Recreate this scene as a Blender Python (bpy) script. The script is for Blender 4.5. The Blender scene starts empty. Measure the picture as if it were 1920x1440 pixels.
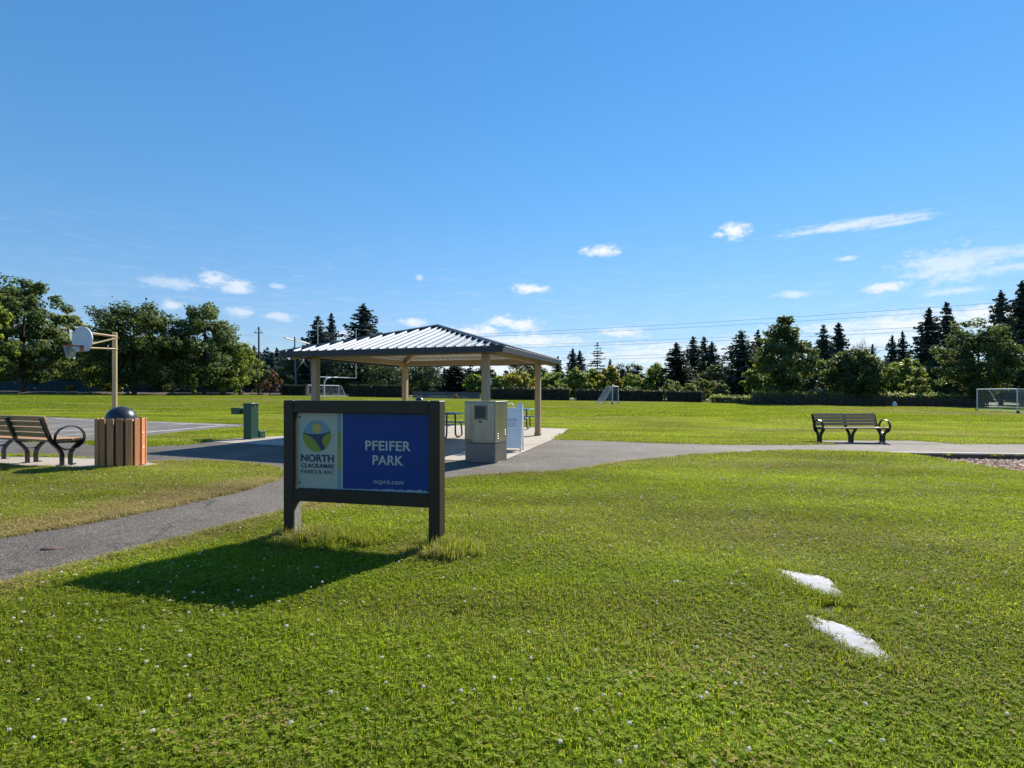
import bpy, bmesh, math, random
import numpy as np
from mathutils import Vector, Matrix, noise as mnoise
from mathutils.geometry import tessellate_polygon

SC = bpy.context.scene
COL = SC.collection

# ------------------------------------------------------------------ camera
cam_d = bpy.data.cameras.new('camera')
cam = bpy.data.objects.new('camera', cam_d)
COL.objects.link(cam)
cam.location = (0, 0, 1.4)
cam.rotation_euler = (math.radians(90), 0, 0)
cam_d.sensor_width = 36.0
cam_d.lens = 36.0 * 1010 / 1920
cam_d.shift_y = 15 / 1920
cam_d.clip_end = 6000
SC.camera = cam

# ------------------------------------------------------------------ sky and sun
SUN_AZ, SUN_EL = 0.624, 0.639          # azimuth clockwise from the view direction (+y), elevation
world = bpy.data.worlds.new('World')
SC.world = world
world.use_nodes = True
CLOUDS = [(-0.5063,0.1816,0.0167,0.0095,0.8),(-0.4676,0.1724,0.0197,0.0080,0.8),(-0.5613,0.1702,0.0255,0.0092,0.5),(-0.5613,0.1350,0.0128,0.0067,0.7),(-0.4636,0.1321,0.0174,0.0071,0.6),(-0.4092,0.1283,0.0217,0.0055,0.6),(-0.1812,0.1259,0.0172,0.0068,0.8),(-0.1696,0.2068,0.0058,0.0059,0.5),(-0.4117,0.1786,0.0100,0.0036,0.5),(0.0327,0.1897,0.0267,0.0069,0.95),(0.1706,0.2530,0.0269,0.0078,1),(0.3907,0.2706,0.0195,0.0101,1),(0.3685,0.2660,0.0103,0.0046,0.8),(0.5577,0.2555,0.0641,0.0050,0.75),(0.6193,0.2502,0.0295,0.0024,0.6),(0.6074,0.1588,0.0227,0.0057,0.9),(0.5563,0.2080,0.0114,0.0034,0.6),(0.4817,0.1601,0.0218,0.0044,0.6),(0.6819,0.1809,0.0418,0.0200,0.6),(0.7111,0.1890,0.0625,0.0075,0.5),(0.7495,0.1687,0.0371,0.0051,0.5),(0.6879,0.1443,0.0266,0.0038,0.5),(-0.0149,0.1290,0.0238,0.0079,0.9),(0.0178,0.1231,0.0238,0.0099,0.95),(-0.0790,0.1111,0.0295,0.0079,0.9),(-0.0445,0.1133,0.0178,0.0069,0.9),(0.0247,0.0938,0.0792,0.0089,0.9),(0.2031,0.1072,0.0304,0.0087,0.8),(0.5577,0.1030,0.0784,0.0059,0.75),(0.6451,0.1009,0.0822,0.0127,0.9),(0.7223,0.1088,0.0334,0.0104,0.9),(0.5926,0.0779,0.0613,0.0115,0.8),(0.2887,0.0663,0.1092,0.0152,0.8),(-0.0297,0.0445,0.1187,0.0218,0.85),(0.4274,0.0854,0.0492,0.0081,0.6),(-0.2933,0.0992,0.0363,0.0095,0.6),]


def build_world():
    nt = world.node_tree
    nt.nodes.clear()
    N = lambda t, **k: _n(nt, t, **k)
    L = nt.links.new
    out = N('ShaderNodeOutputWorld')
    bg = N('ShaderNodeBackground')
    bg.inputs['Strength'].default_value = 0.132
    L(bg.outputs[0], out.inputs[0])
    sky = N('ShaderNodeTexSky')
    sky.sky_type = 'NISHITA'
    sky.sun_disc = False
    sky.sun_elevation = SUN_EL
    sky.sun_rotation = SUN_AZ
    sky.altitude = 60
    sky.air_density = 1.0
    sky.dust_density = 0.0
    sky.ozone_density = 3.2
    gm = N('ShaderNodeGamma')
    gm.inputs['Gamma'].default_value = .62
    L(sky.outputs[0], gm.inputs['Color'])
    hs = N('ShaderNodeHueSaturation')
    hs.inputs['Hue'].default_value = .508
    hs.inputs['Saturation'].default_value = 1.6
    hs.inputs['Value'].default_value = 1.22
    L(gm.outputs[0], hs.inputs['Color'])
    tc = N('ShaderNodeTexCoord')
    sep = N('ShaderNodeSeparateXYZ')
    L(tc.outputs['Generated'], sep.inputs[0])

    def M(op, a, b=None, clamp=False):
        m = N('ShaderNodeMath')
        m.operation = op
        m.use_clamp = clamp
        for i, v in enumerate((a, b)):
            if v is None:
                continue
            if isinstance(v, (int, float)):
                m.inputs[i].default_value = v
            else:
                L(v, m.inputs[i])
        return m.outputs[0]
    az = M('ARCTAN2', sep.outputs[0], sep.outputs[1])
    el = M('ARCSINE', sep.outputs[2])
    cmb = N('ShaderNodeCombineXYZ')
    L(az, cmb.inputs[0])
    L(el, cmb.inputs[1])

    def nz(scale, sx, sy, detail, rough=.6, dist=0.0, rot=0.0):
        mp = N('ShaderNodeMapping')
        mp.inputs['Scale'].default_value = (sx, sy, 1)
        mp.inputs['Rotation'].default_value = (0, 0, rot)
        L(cmb.outputs[0], mp.inputs[0])
        t = N('ShaderNodeTexNoise')
        t.inputs['Scale'].default_value = scale
        t.inputs['Detail'].default_value = detail
        t.inputs['Roughness'].default_value = rough
        t.inputs['Distortion'].default_value = dist
        L(mp.outputs[0], t.inputs['Vector'])
        return t.outputs[0]
    n1 = nz(26, 1, 2.2, 6, .62)
    n2 = nz(85, 1, 1.6, 4, .6)
    streak = nz(16, 1, 7, 6, .6, .6, .12)
    total = None
    for (a, e, sa, se, st) in CLOUDS:
        mp = N('ShaderNodeMapping')
        mp.inputs['Scale'].default_value = (1 / sa, 1 / se, 1)
        mp.inputs['Location'].default_value = (-a / sa, -e / se, 0)
        L(cmb.outputs[0], mp.inputs[0])
        ln = N('ShaderNodeVectorMath')
        ln.operation = 'LENGTH'
        L(mp.outputs[0], ln.inputs[0])
        wisp = sa / se > 5
        d = M('ADD', ln.outputs['Value'], M('MULTIPLY', M('SUBTRACT', streak if wisp else n1, .5), 3.8 if wisp else 3.0))
        d = M('ADD', d, M('MULTIPLY', M('SUBTRACT', n2, .5), 1.9))
        mr = N('ShaderNodeMapRange')
        mr.interpolation_type = 'SMOOTHSTEP'
        mr.inputs['From Min'].default_value = 2.1 if wisp else 1.75
        mr.inputs['From Max'].default_value = 0.0 if wisp else 0.15
        mr.inputs['To Max'].default_value = st * (.85 if a < -.2 else .95)
        L(d, mr.inputs['Value'])
        total = mr.outputs[0] if total is None else M('MAXIMUM', total, mr.outputs[0])
    # thin veil and low scattered cloud that go all the way round the sky
    low = N('ShaderNodeMapRange')
    low.inputs['From Min'].default_value = .30
    low.inputs['From Max'].default_value = .02
    L(el, low.inputs['Value'])
    veil = M('MULTIPLY', M('MULTIPLY', M('SUBTRACT', streak, .52, True), 1.2, True), low.outputs[0])
    veil = M('MULTIPLY', veil, M('GREATER_THAN', el, 0.0))
    total = M('MAXIMUM', total, veil)
    # the sky pales towards the horizon, the same all the way round
    er = N('ShaderNodeMapRange')
    er.inputs['From Max'].default_value = .6
    L(el, er.inputs['Value'])
    rp = N('ShaderNodeValToRGB')
    rp.color_ramp.interpolation = 'B_SPLINE'
    es = rp.color_ramp.elements
    es[0].position, es[0].color = 0.0, (.48, .55, .70, 1)
    es[1].position, es[1].color = 1.0, (.86, 1.0, 1.0, 1)
    for p_, c_ in ((.12, (.60, .68, .82, 1)), (.28, (.82, .86, .90, 1)), (.55, (.88, 1.0, .97, 1))):
        e_ = es.new(p_)
        e_.color = c_
    L(er.outputs[0], rp.inputs[0])
    tint = N('ShaderNodeMix')
    tint.data_type = 'RGBA'
    tint.blend_type = 'MULTIPLY'
    tint.inputs['Factor'].default_value = 1
    L(hs.outputs[0], tint.inputs['A'])
    L(rp.outputs[0], tint.inputs['B'])
    mix = N('ShaderNodeMix')
    mix.data_type = 'RGBA'
    L(total, mix.inputs['Factor'])
    L(tint.outputs['Result'], mix.inputs['A'])
    mix.inputs['B'].default_value = (3.9, 4.0, 4.15, 1)
    L(mix.outputs['Result'], bg.inputs['Color'])


def _n(nt, t, **k):
    n = nt.nodes.new(t)
    for a, b in k.items():
        setattr(n, a, b)
    return n


build_world()
sun_d = bpy.data.lights.new('sun', 'SUN')
sun_d.energy = 4.6
sun_d.angle = math.radians(0.55)
sun_d.color = (1.0, 0.93, 0.82)
sun = bpy.data.objects.new('sun', sun_d)
COL.objects.link(sun)
to_sun = Vector((math.sin(SUN_AZ) * math.cos(SUN_EL), math.cos(SUN_AZ) * math.cos(SUN_EL), math.sin(SUN_EL)))
sun.rotation_euler = to_sun.to_track_quat('Z', 'Y').to_euler()
SC.view_settings.view_transform = 'Standard'
SC.view_settings.look = 'None'
SC.view_settings.exposure = 0.95
SC.view_settings.gamma = 1.0
SC.view_settings.use_curve_mapping = False
SC.cycles.max_bounces = 6
SC.cycles.diffuse_bounces = 3
SC.cycles.glossy_bounces = 2
SC.cycles.transmission_bounces = 4
SC.cycles.transparent_max_bounces = 8
SC.cycles.use_denoising = True

random.seed(7)
RNG = np.random.default_rng(11)


def gz(x):
    """the whole park falls gently to the right"""
    return -0.0127 * x


# ------------------------------------------------------------------ materials
MATS = {}


def new_mat(name):
    m = bpy.data.materials.new(name)
    m.use_nodes = True
    m.node_tree.nodes.clear()
    MATS[name] = m
    return m, m.node_tree


def mk(name, base, rough=.6, metal=0.0, var=.15, scale=6.0, bump=0.0, bscale=60.0, spec=.5, world_co=False,
       dirt=None, dirt_amt=.4, stretch=(1, 1, 1), coat=0.0, ovar=0.0):
    m, nt = new_mat(name)
    L = nt.links.new
    out = _n(nt, 'ShaderNodeOutputMaterial')
    p = _n(nt, 'ShaderNodeBsdfPrincipled')
    L(p.outputs[0], out.inputs[0])
    p.inputs['Roughness'].default_value = rough
    p.inputs['Metallic'].default_value = metal
    p.inputs['Specular IOR Level'].default_value = spec
    p.inputs['Coat Weight'].default_value = coat
    if world_co:
        co = _n(nt, 'ShaderNodeNewGeometry').outputs['Position']
    else:
        co = _n(nt, 'ShaderNodeTexCoord').outputs['Object']
    mp = _n(nt, 'ShaderNodeMapping')
    mp.inputs['Scale'].default_value = stretch
    L(co, mp.inputs[0])
    t = _n(nt, 'ShaderNodeTexNoise')
    t.inputs['Scale'].default_value = scale
    t.inputs['Detail'].default_value = 6
    t.inputs['Roughness'].default_value = .65
    L(mp.outputs[0], t.inputs['Vector'])
    mr = _n(nt, 'ShaderNodeMapRange')
    mr.inputs['From Min'].default_value = .3
    mr.inputs['From Max'].default_value = .7
    L(t.outputs[0], mr.inputs['Value'])
    mx = _n(nt, 'ShaderNodeMix', data_type='RGBA')
    L(mr.outputs[0], mx.inputs['Factor'])
    c = Vector(base)
    mx.inputs['A'].default_value = (*[max(0, v * (1 - var)) for v in c], 1)
    mx.inputs['B'].default_value = (*[min(1, v * (1 + var)) for v in c], 1)
    col = mx.outputs['Result']
    if dirt:
        t2 = _n(nt, 'ShaderNodeTexNoise')
        t2.inputs['Scale'].default_value = scale * .35
        t2.inputs['Detail'].default_value = 8
        L(mp.outputs[0], t2.inputs['Vector'])
        r2 = _n(nt, 'ShaderNodeMapRange')
        r2.inputs['From Min'].default_value = .5
        r2.inputs['From Max'].default_value = .75
        r2.inputs['To Max'].default_value = dirt_amt
        L(t2.outputs[0], r2.inputs['Value'])
        m2 = _n(nt, 'ShaderNodeMix', data_type='RGBA')
        L(r2.outputs[0], m2.inputs['Factor'])
        L(col, m2.inputs['A'])
        m2.inputs['B'].default_value = (*dirt, 1)
        col = m2.outputs['Result']
    if ovar:
        oi = _n(nt, 'ShaderNodeObjectInfo')
        orr = _n(nt, 'ShaderNodeMapRange')
        orr.inputs['To Min'].default_value = 1 - ovar
        orr.inputs['To Max'].default_value = 1 + ovar
        L(oi.outputs['Random'], orr.inputs['Value'])
        hv = _n(nt, 'ShaderNodeHueSaturation')
        L(orr.outputs[0], hv.inputs['Value'])
        L(col, hv.inputs['Color'])
        col = hv.outputs[0]
    L(col, p.inputs['Base Color'])
    if bump:
        tb = _n(nt, 'ShaderNodeTexNoise')
        tb.inputs['Scale'].default_value = bscale
        tb.inputs['Detail'].default_value = 4
        L(mp.outputs[0], tb.inputs['Vector'])
        b = _n(nt, 'ShaderNodeBump')
        b.inputs['Strength'].default_value = bump
        b.inputs['Distance'].default_value = .01
        L(tb.outputs[0], b.inputs['Height'])
        L(b.outputs[0], p.inputs['Normal'])
    return m


def leafmat(name, dark, light, trans_col, trans=.4, dry=None, rough=.55, field=False, objvar=.25, spec=.3):
    """two-sided leaf: part reflects, part lets light through"""
    m, nt = new_mat(name)
    L = nt.links.new
    out = _n(nt, 'ShaderNodeOutputMaterial')
    at = _n(nt, 'ShaderNodeAttribute')
    at.attribute_name = 'tint'
    mx = _n(nt, 'ShaderNodeMix', data_type='RGBA')
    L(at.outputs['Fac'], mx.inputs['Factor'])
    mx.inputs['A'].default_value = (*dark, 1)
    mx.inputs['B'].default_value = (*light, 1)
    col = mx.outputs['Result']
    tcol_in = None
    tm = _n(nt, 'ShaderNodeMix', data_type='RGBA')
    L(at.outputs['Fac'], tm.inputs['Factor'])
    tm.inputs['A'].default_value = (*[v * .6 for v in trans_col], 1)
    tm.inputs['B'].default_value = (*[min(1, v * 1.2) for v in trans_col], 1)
    tcol = tm.outputs['Result']
    if dry:
        ia = _n(nt, 'ShaderNodeAttribute')
        ia.attribute_type = 'INSTANCER'
        ia.attribute_name = 'dry'
        fac = ia.outputs['Fac']
        pos = _n(nt, 'ShaderNodeNewGeometry').outputs['Position']
        parts = [fac]
        for sc_, st, lo, hi, am in ((.11, (.6, 2.4, 0), .48, .72, .6), (1.6, (1, 1, 0), .55, .78, .36)):
            mp = _n(nt, 'ShaderNodeMapping')
            mp.inputs['Scale'].default_value = st
            L(pos, mp.inputs[0])
            t = _n(nt, 'ShaderNodeTexNoise')
            t.inputs['Scale'].default_value = sc_
            t.inputs['Detail'].default_value = 5
            L(mp.outputs[0], t.inputs['Vector'])
            r = _n(nt, 'ShaderNodeMapRange')
            r.inputs['From Min'].default_value = lo
            r.inputs['From Max'].default_value = hi
            r.inputs['To Max'].default_value = am
            L(t.outputs[0], r.inputs['Value'])
            parts.append(r.outputs[0])
        a1 = _n(nt, 'ShaderNodeMath', operation='MAXIMUM')
        L(parts[1], a1.inputs[0])
        L(parts[2], a1.inputs[1])
        a2 = _n(nt, 'ShaderNodeMath', operation='ADD', use_clamp=True)
        L(a1.outputs[0], a2.inputs[0])
        L(parts[0], a2.inputs[1])
        # only some blades are straw: compare with the blade's own tint
        wn = _n(nt, 'ShaderNodeTexWhiteNoise', noise_dimensions='1D')
        sc2 = _n(nt, 'ShaderNodeMath', operation='MULTIPLY')
        sc2.inputs[1].default_value = 913.7
        L(at.outputs['Fac'], sc2.inputs[0])
        L(sc2.outputs[0], wn.inputs['W'])
        sm = _n(nt, 'ShaderNodeMath', operation='SUBTRACT')
        L(a2.outputs[0], sm.inputs[0])
        L(wn.outputs['Value'], sm.inputs[1])
        rr = _n(nt, 'ShaderNodeMapRange')
        rr.inputs['From Min'].default_value = -.12
        rr.inputs['From Max'].default_value = .12
        L(sm.outputs[0], rr.inputs['Value'])
        dm = _n(nt, 'ShaderNodeMix', data_type='RGBA')
        L(rr.outputs[0], dm.inputs['Factor'])
        L(col, dm.inputs['A'])
        dm.inputs['B'].default_value = (*dry, 1)
        col = dm.outputs['Result']
        dt = _n(nt, 'ShaderNodeMix', data_type='RGBA')
        L(rr.outputs[0], dt.inputs['Factor'])
        L(tcol, dt.inputs['A'])
        dt.inputs['B'].default_value = (*[v * .8 for v in dry], 1)
        tcol = dt.outputs['Result']
    else:
        oi = _n(nt, 'ShaderNodeObjectInfo')
        r = _n(nt, 'ShaderNodeMapRange')
        r.inputs['To Min'].default_value = 1 - objvar
        r.inputs['To Max'].default_value = 1 + objvar
        L(oi.outputs['Random'], r.inputs['Value'])
        hs = _n(nt, 'ShaderNodeHueSaturation')
        L(r.outputs[0], hs.inputs['Value'])
        L(col, hs.inputs['Color'])
        col = hs.outputs[0]
    if dry:
        # the sward itself is deeper and paler green in broad patches
        tv = _n(nt, 'ShaderNodeTexNoise')
        mpv = _n(nt, 'ShaderNodeMapping')
        mpv.inputs['Scale'].default_value = (.22, .62, 0)
        L(pos, mpv.inputs[0])
        L(mpv.outputs[0], tv.inputs['Vector'])
        tv.inputs['Scale'].default_value = 1.0
        tv.inputs['Detail'].default_value = 6
        rv = _n(nt, 'ShaderNodeMapRange')
        rv.inputs['From Min'].default_value = .32
        rv.inputs['From Max'].default_value = .68
        rv.inputs['To Min'].default_value = .68
        rv.inputs['To Max'].default_value = 1.28
        L(tv.outputs[0], rv.inputs['Value'])
        cs = []
        for c_ in (col, tcol):
            mv = _n(nt, 'ShaderNodeMix', data_type='RGBA', blend_type='MULTIPLY')
            mv.inputs['Factor'].default_value = 1
            L(c_, mv.inputs['A'])
            L(rv.outputs[0], mv.inputs['B'])
            cs.append(mv.outputs['Result'])
        col, tcol = cs
    p = _n(nt, 'ShaderNodeBsdfPrincipled')
    p.inputs['Roughness'].default_value = rough
    p.inputs['Specular IOR Level'].default_value = spec
    L(col, p.inputs['Base Color'])
    tr = _n(nt, 'ShaderNodeBsdfTranslucent')
    L(tcol, tr.inputs[0])
    ms = _n(nt, 'ShaderNodeMixShader')
    ms.inputs[0].default_value = trans
    L(p.outputs[0], ms.inputs[1])
    L(tr.outputs[0], ms.inputs[2])
    L(ms.outputs[0], out.inputs[0])
    return m


def asphalt_mat(name, base, patch=(.165, .147, .122), light=.5):
    m, nt = new_mat(name)
    L = nt.links.new
    out = _n(nt, 'ShaderNodeOutputMaterial')
    p = _n(nt, 'ShaderNodeBsdfPrincipled')
    L(p.outputs[0], out.inputs[0])
    p.inputs['Roughness'].default_value = .85
    p.inputs['Specular IOR Level'].default_value = .35
    pos = _n(nt, 'ShaderNodeNewGeometry').outputs['Position']
    big = _n(nt, 'ShaderNodeTexNoise')
    big.inputs['Scale'].default_value = .9
    big.inputs['Detail'].default_value = 7
    L(pos, big.inputs['Vector'])
    br = _n(nt, 'ShaderNodeMapRange')
    br.inputs['From Min'].default_value = .35
    br.inputs['From Max'].default_value = .7
    br.inputs['To Max'].default_value = light
    L(big.outputs[0], br.inputs['Value'])
    mx = _n(nt, 'ShaderNodeMix', data_type='RGBA')
    L(br.outputs[0], mx.inputs['Factor'])
    mx.inputs['A'].default_value = (*base, 1)
    mx.inputs['B'].default_value = (*patch, 1)
    vo = _n(nt, 'ShaderNodeTexVoronoi')
    vo.inputs['Scale'].default_value = 95
    L(pos, vo.inputs['Vector'])
    sr = _n(nt, 'ShaderNodeMapRange')
    sr.inputs['From Min'].default_value = .1
    sr.inputs['From Max'].default_value = .9
    sr.inputs['To Min'].default_value = .45
    sr.inputs['To Max'].default_value = 1.65
    sp = _n(nt, 'ShaderNodeSeparateColor')
    L(vo.outputs['Color'], sp.inputs[0])
    L(sp.outputs[0], sr.inputs['Value'])
    ml = _n(nt, 'ShaderNodeMix', data_type='RGBA', blend_type='MULTIPLY')
    ml.inputs['Factor'].default_value = 1
    L(mx.outputs['Result'], ml.inputs['A'])
    L(sr.outputs[0], ml.inputs['B'])
    L(ml.outputs['Result'], p.inputs['Base Color'])
    wob = _n(nt, 'ShaderNodeTexNoise')
    wob.inputs['Scale'].default_value = 2.5
    wob.inputs['Detail'].default_value = 5
    L(pos, wob.inputs['Vector'])
    wv = _n(nt, 'ShaderNodeMix', data_type='RGBA', blend_type='LINEAR_LIGHT')
    wv.inputs['Factor'].default_value = .35
    L(pos, wv.inputs['A'])
    L(wob.outputs['Color'], wv.inputs['B'])
    ve = _n(nt, 'ShaderNodeTexVoronoi', feature='DISTANCE_TO_EDGE')
    ve.inputs['Scale'].default_value = .42
    L(wv.outputs['Result'], ve.inputs['Vector'])
    cr = _n(nt, 'ShaderNodeMapRange')
    cr.inputs['From Min'].default_value = .0015
    cr.inputs['From Max'].default_value = .006
    cr.inputs['To Min'].default_value = .45
    L(ve.outputs['Distance'], cr.inputs['Value'])
    st_ = _n(nt, 'ShaderNodeTexNoise')
    st_.inputs['Scale'].default_value = .38
    st_.inputs['Detail'].default_value = 9
    st_.inputs['Roughness'].default_value = .7
    L(pos, st_.inputs['Vector'])
    sr_ = _n(nt, 'ShaderNodeMapRange')
    sr_.inputs['From Min'].default_value = .38
    sr_.inputs['From Max'].default_value = .62
    sr_.inputs['To Min'].default_value = .72
    sr_.inputs['To Max'].default_value = 1.12
    L(st_.outputs[0], sr_.inputs['Value'])
    mm = _n(nt, 'ShaderNodeMath', operation='MULTIPLY')
    L(cr.outputs[0], mm.inputs[0])
    L(sr_.outputs[0], mm.inputs[1])
    ml2 = _n(nt, 'ShaderNodeMix', data_type='RGBA', blend_type='MULTIPLY')
    ml2.inputs['Factor'].default_value = 1
    L(ml.outputs['Result'], ml2.inputs['A'])
    L(mm.outputs[0], ml2.inputs['B'])
    L(ml2.outputs['Result'], p.inputs['Base Color'])
    b = _n(nt, 'ShaderNodeBump')
    b.inputs['Strength'].default_value = .5
    b.inputs['Distance'].default_value = .006
    L(vo.outputs['Distance'], b.inputs['Height'])
    L(b.outputs[0], p.inputs['Normal'])
    return m


asphalt_mat('asphalt', (.095, .082, .066))
asphalt_mat('court', (.135, .125, .112), (.185, .17, .15), .7)
mk('concrete', (.36, .315, .26), .85, var=.14, scale=1.6, bump=.25, bscale=80, world_co=True, dirt=(.2, .17, .14), dirt_amt=.45)
mk('kerb', (.40, .36, .31), .85, var=.15, scale=4, bump=.2, world_co=True)
mk('kerb_timber', (.055, .042, .034), .8, var=.25, scale=5, bump=.3)
mk('line_paint', (.75, .74, .72), .7, var=.22, scale=5, world_co=True)
mk('soil', (.075, .055, .035), .95, var=.35, scale=3, bump=.5, bscale=30, world_co=True)
mk('lawn_ground', (.058, .088, .018), .95, var=.45, scale=2.2, bump=.6, bscale=40, world_co=True, dirt=(.09, .075, .03), dirt_amt=.5)
mk('bronze_metal', (.030, .0205, .0125), .5, metal=.0, var=.22, scale=4, spec=.35)
mk('sunlit_face', (.24, .22, .185), .9, var=.55, scale=70, bump=.3, bscale=120)  # speckled light grey paints sun and glints on the post's inner side
mk('sign_white', (.38, .40, .345), .35, var=.05, scale=3, dirt=(.27, .27, .22), dirt_amt=.4)
mk('sign_blue', (.006, .040, .205), .38, var=.10, scale=2, spec=.25)
mk('sign_navy', (.012, .026, .095), .35, var=.05)
mk('sign_slate', (.06, .09, .14), .35, var=.05)
mk('sign_sky', (.13, .26, .34), .35, var=.05)
mk('sign_lime', (.21, .25, .03), .35, var=.05)
mk('sign_gold', (.30, .27, .05), .35, var=.05)
mk('sign_sun', (.46, .35, .08), .35, var=.05)
mk('letter_white', (.42, .43, .39), .4, var=.05)
mk('edge_wear', (.30, .33, .37), .7, var=.25, scale=30)
mk('roof_metal', (.165, .195, .23), .46, metal=.75, var=.1, scale=2, ovar=.12)
mk('fascia_metal', (.022, .030, .037), .45, metal=.2, var=.1, scale=2)
mk('deck_white', (.56, .56, .52), .6, var=.08)
mk('tan_post', (.37, .275, .16), .6, var=.09, scale=4, stretch=(4, 4, .4), dirt=(.22, .15, .08), dirt_amt=.3)
mk('steel', (.33, .32, .305), .28, metal=.85, var=.12, scale=5, stretch=(3, 3, .5), dirt=(.20, .18, .155), dirt_amt=.5)
mk('steel_dark', (.19, .185, .175), .4, metal=.8, var=.15, scale=5)
mk('screen_dark', (.03, .03, .032), .3, var=.2)
mk('white_plastic', (.80, .81, .82), .4, var=.03)
mk('paper', (.80, .82, .85), .6, var=.03)
mk('ink', (.30, .33, .42), .6, var=.1)
mk('table_blue', (.03, .15, .30), .35, var=.1, coat=.2)
mk('table_frame', (.035, .05, .065), .4, metal=.3, var=.1)
mk('wood_brown', (.40, .235, .115), .7, ovar=.15, var=.22, scale=5, stretch=(.6, 6, 6), bump=.15, bscale=30)
mk('wood_grey', (.38, .235, .14), .7, ovar=.15, var=.2, scale=5, stretch=(.6, 6, 6), bump=.15, bscale=30)
mk('wood_slat', (.44, .19, .08), .65, ovar=.2, dirt=(.16, .11, .075), dirt_amt=.45, var=.25, scale=6, stretch=(6, 6, .5), bump=.15, bscale=30)
mk('cast_black', (.018, .02, .022), .38, metal=.2, var=.15)
mk('dome_black', (.018, .021, .028), .33, var=.25, scale=3, dirt=(.06, .06, .06), dirt_amt=.5)
mk('bolt_metal', (.55, .53, .5), .35, metal=.9, var=.1)
mk('fountain_green', (.006, .062, .037), .42, var=.14, scale=5, coat=.15)
mk('pole_tan', (.47, .335, .16), .5, var=.1, scale=3, stretch=(3, 3, .3))
mk('board_grey', (.50, .55, .60), .5, var=.06, scale=3)
mk('rim_orange', (.33, .06, .02), .5, var=.15)
mk('net_white', (.40, .42, .44), .7, var=.1)
mk('goal_white', (.62, .64, .66), .4, var=.05)
mk('pole_wood', (.095, .045, .03), .85, var=.3, scale=3, stretch=(4, 4, .3))
mk('pole_grey', (.19, .165, .15), .85, var=.25, scale=3, stretch=(4, 4, .3))
mk('crossarm', (.60, .53, .40), .7, var=.12, scale=2)
mk('wire_grey', (.12, .15, .18), .5, metal=.3, var=.1)
mk('fence_teal', (.012, .045, .075), .75, var=.25, scale=2)
mk('fence_dark', (.036, .026, .02), .9, var=.3, scale=3, ovar=.35)
mk('fence_grey', (.09, .10, .12), .8, var=.3, scale=3)
mk('bark', (.05, .038, .028), .95, var=.35, scale=3, stretch=(3, 3, .5), bump=.5, bscale=8)
mk('bark_grey', (.17, .15, .13), .9, var=.25, scale=3, stretch=(3, 3, .5))
mk('rock', (.23, .19, .155), .9, var=.3, scale=2, bump=.4, bscale=8)
mk('pale_rock', (.55, .60, .66), .9, var=.15, scale=2, bump=.3, bscale=8)
mk('white_stone', (.37, .37, .38), .85, var=.06, scale=12, bump=.5, bscale=60, dirt=(.22, .21, .18), dirt_amt=.6)
mk('house_wall', (.66, .66, .64), .8, var=.05)
mk('house_roof', (.16, .17, .20), .8, var=.15, scale=4)
mk('glass_dark', (.03, .04, .05), .1, var=.1)
mk('rust_lid', (.10, .06, .045), .8, var=.3, scale=12, bump=.2)
mk('chip', (.60, .43, .30), .85, var=.4, scale=9, world_co=True)
mk('chip_bed', (.30, .20, .14), .95, var=.4, scale=30, bump=.6, world_co=True)
leafmat('clover_white', (.80, .70, .60), (.93, .90, .84), (.92, .86, .78), .5, rough=.8, spec=.1)
mk('hill_soil', (.03, .045, .03), .95, var=.3, scale=.1, world_co=True)
leafmat('grass', (.080, .132, .008), (.225, .305, .018), (.42, .51, .022), .5, dry=(.52, .42, .18), rough=.75, spec=.12)
leafmat('grass_field', (.068, .122, .007), (.185, .268, .015), (.34, .43, .018), .5, dry=(.44, .36, .15), rough=.75, spec=.12)
leafmat('clover_leaf', (.115, .182, .014), (.30, .40, .03), (.58, .69, .035), .54, dry=(.46, .36, .13), rough=.75, spec=.12)
leafmat('leaf_maple', (.034, .060, .022), (.13, .17, .06), (.19, .26, .05), .38, rough=.6, spec=.2)
leafmat('leaf_light', (.06, .10, .022), (.19, .25, .06), (.38, .47, .06), .45, spec=.2)
leafmat('leaf_yellow', (.11, .13, .022), (.33, .31, .055), (.55, .50, .06), .42)
leafmat('leaf_rust', (.045, .050, .018), (.20, .085, .035), (.24, .15, .04), .32)
leafmat('leaf_dark', (.026, .046, .022), (.09, .12, .05), (.13, .18, .05), .32, spec=.2)
leafmat('leaf_bush', (.07, .10, .026), (.21, .25, .08), (.36, .42, .08), .42)
leafmat('leaf_silver', (.10, .12, .07), (.28, .30, .20), (.25, .27, .12), .3)
leafmat('needle', (.018, .034, .026), (.062, .090, .058), (.07, .10, .045), .25, rough=.7, spec=.15)
leafmat('needle_far', (.032, .055, .058), (.072, .10, .095), (.07, .10, .07), .2, rough=.75, spec=.1)  # paler, bluer needles: distance haze put into the leaf colour
leafmat('hedge_leaf', (.009, .015, .007), (.030, .044, .014), (.05, .075, .015), .22)
leafmat('leaf_orange', (.25, .11, .02), (.45, .22, .06), (.4, .2, .05), .3)

# ------------------------------------------------------------------ mesh helpers


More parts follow.
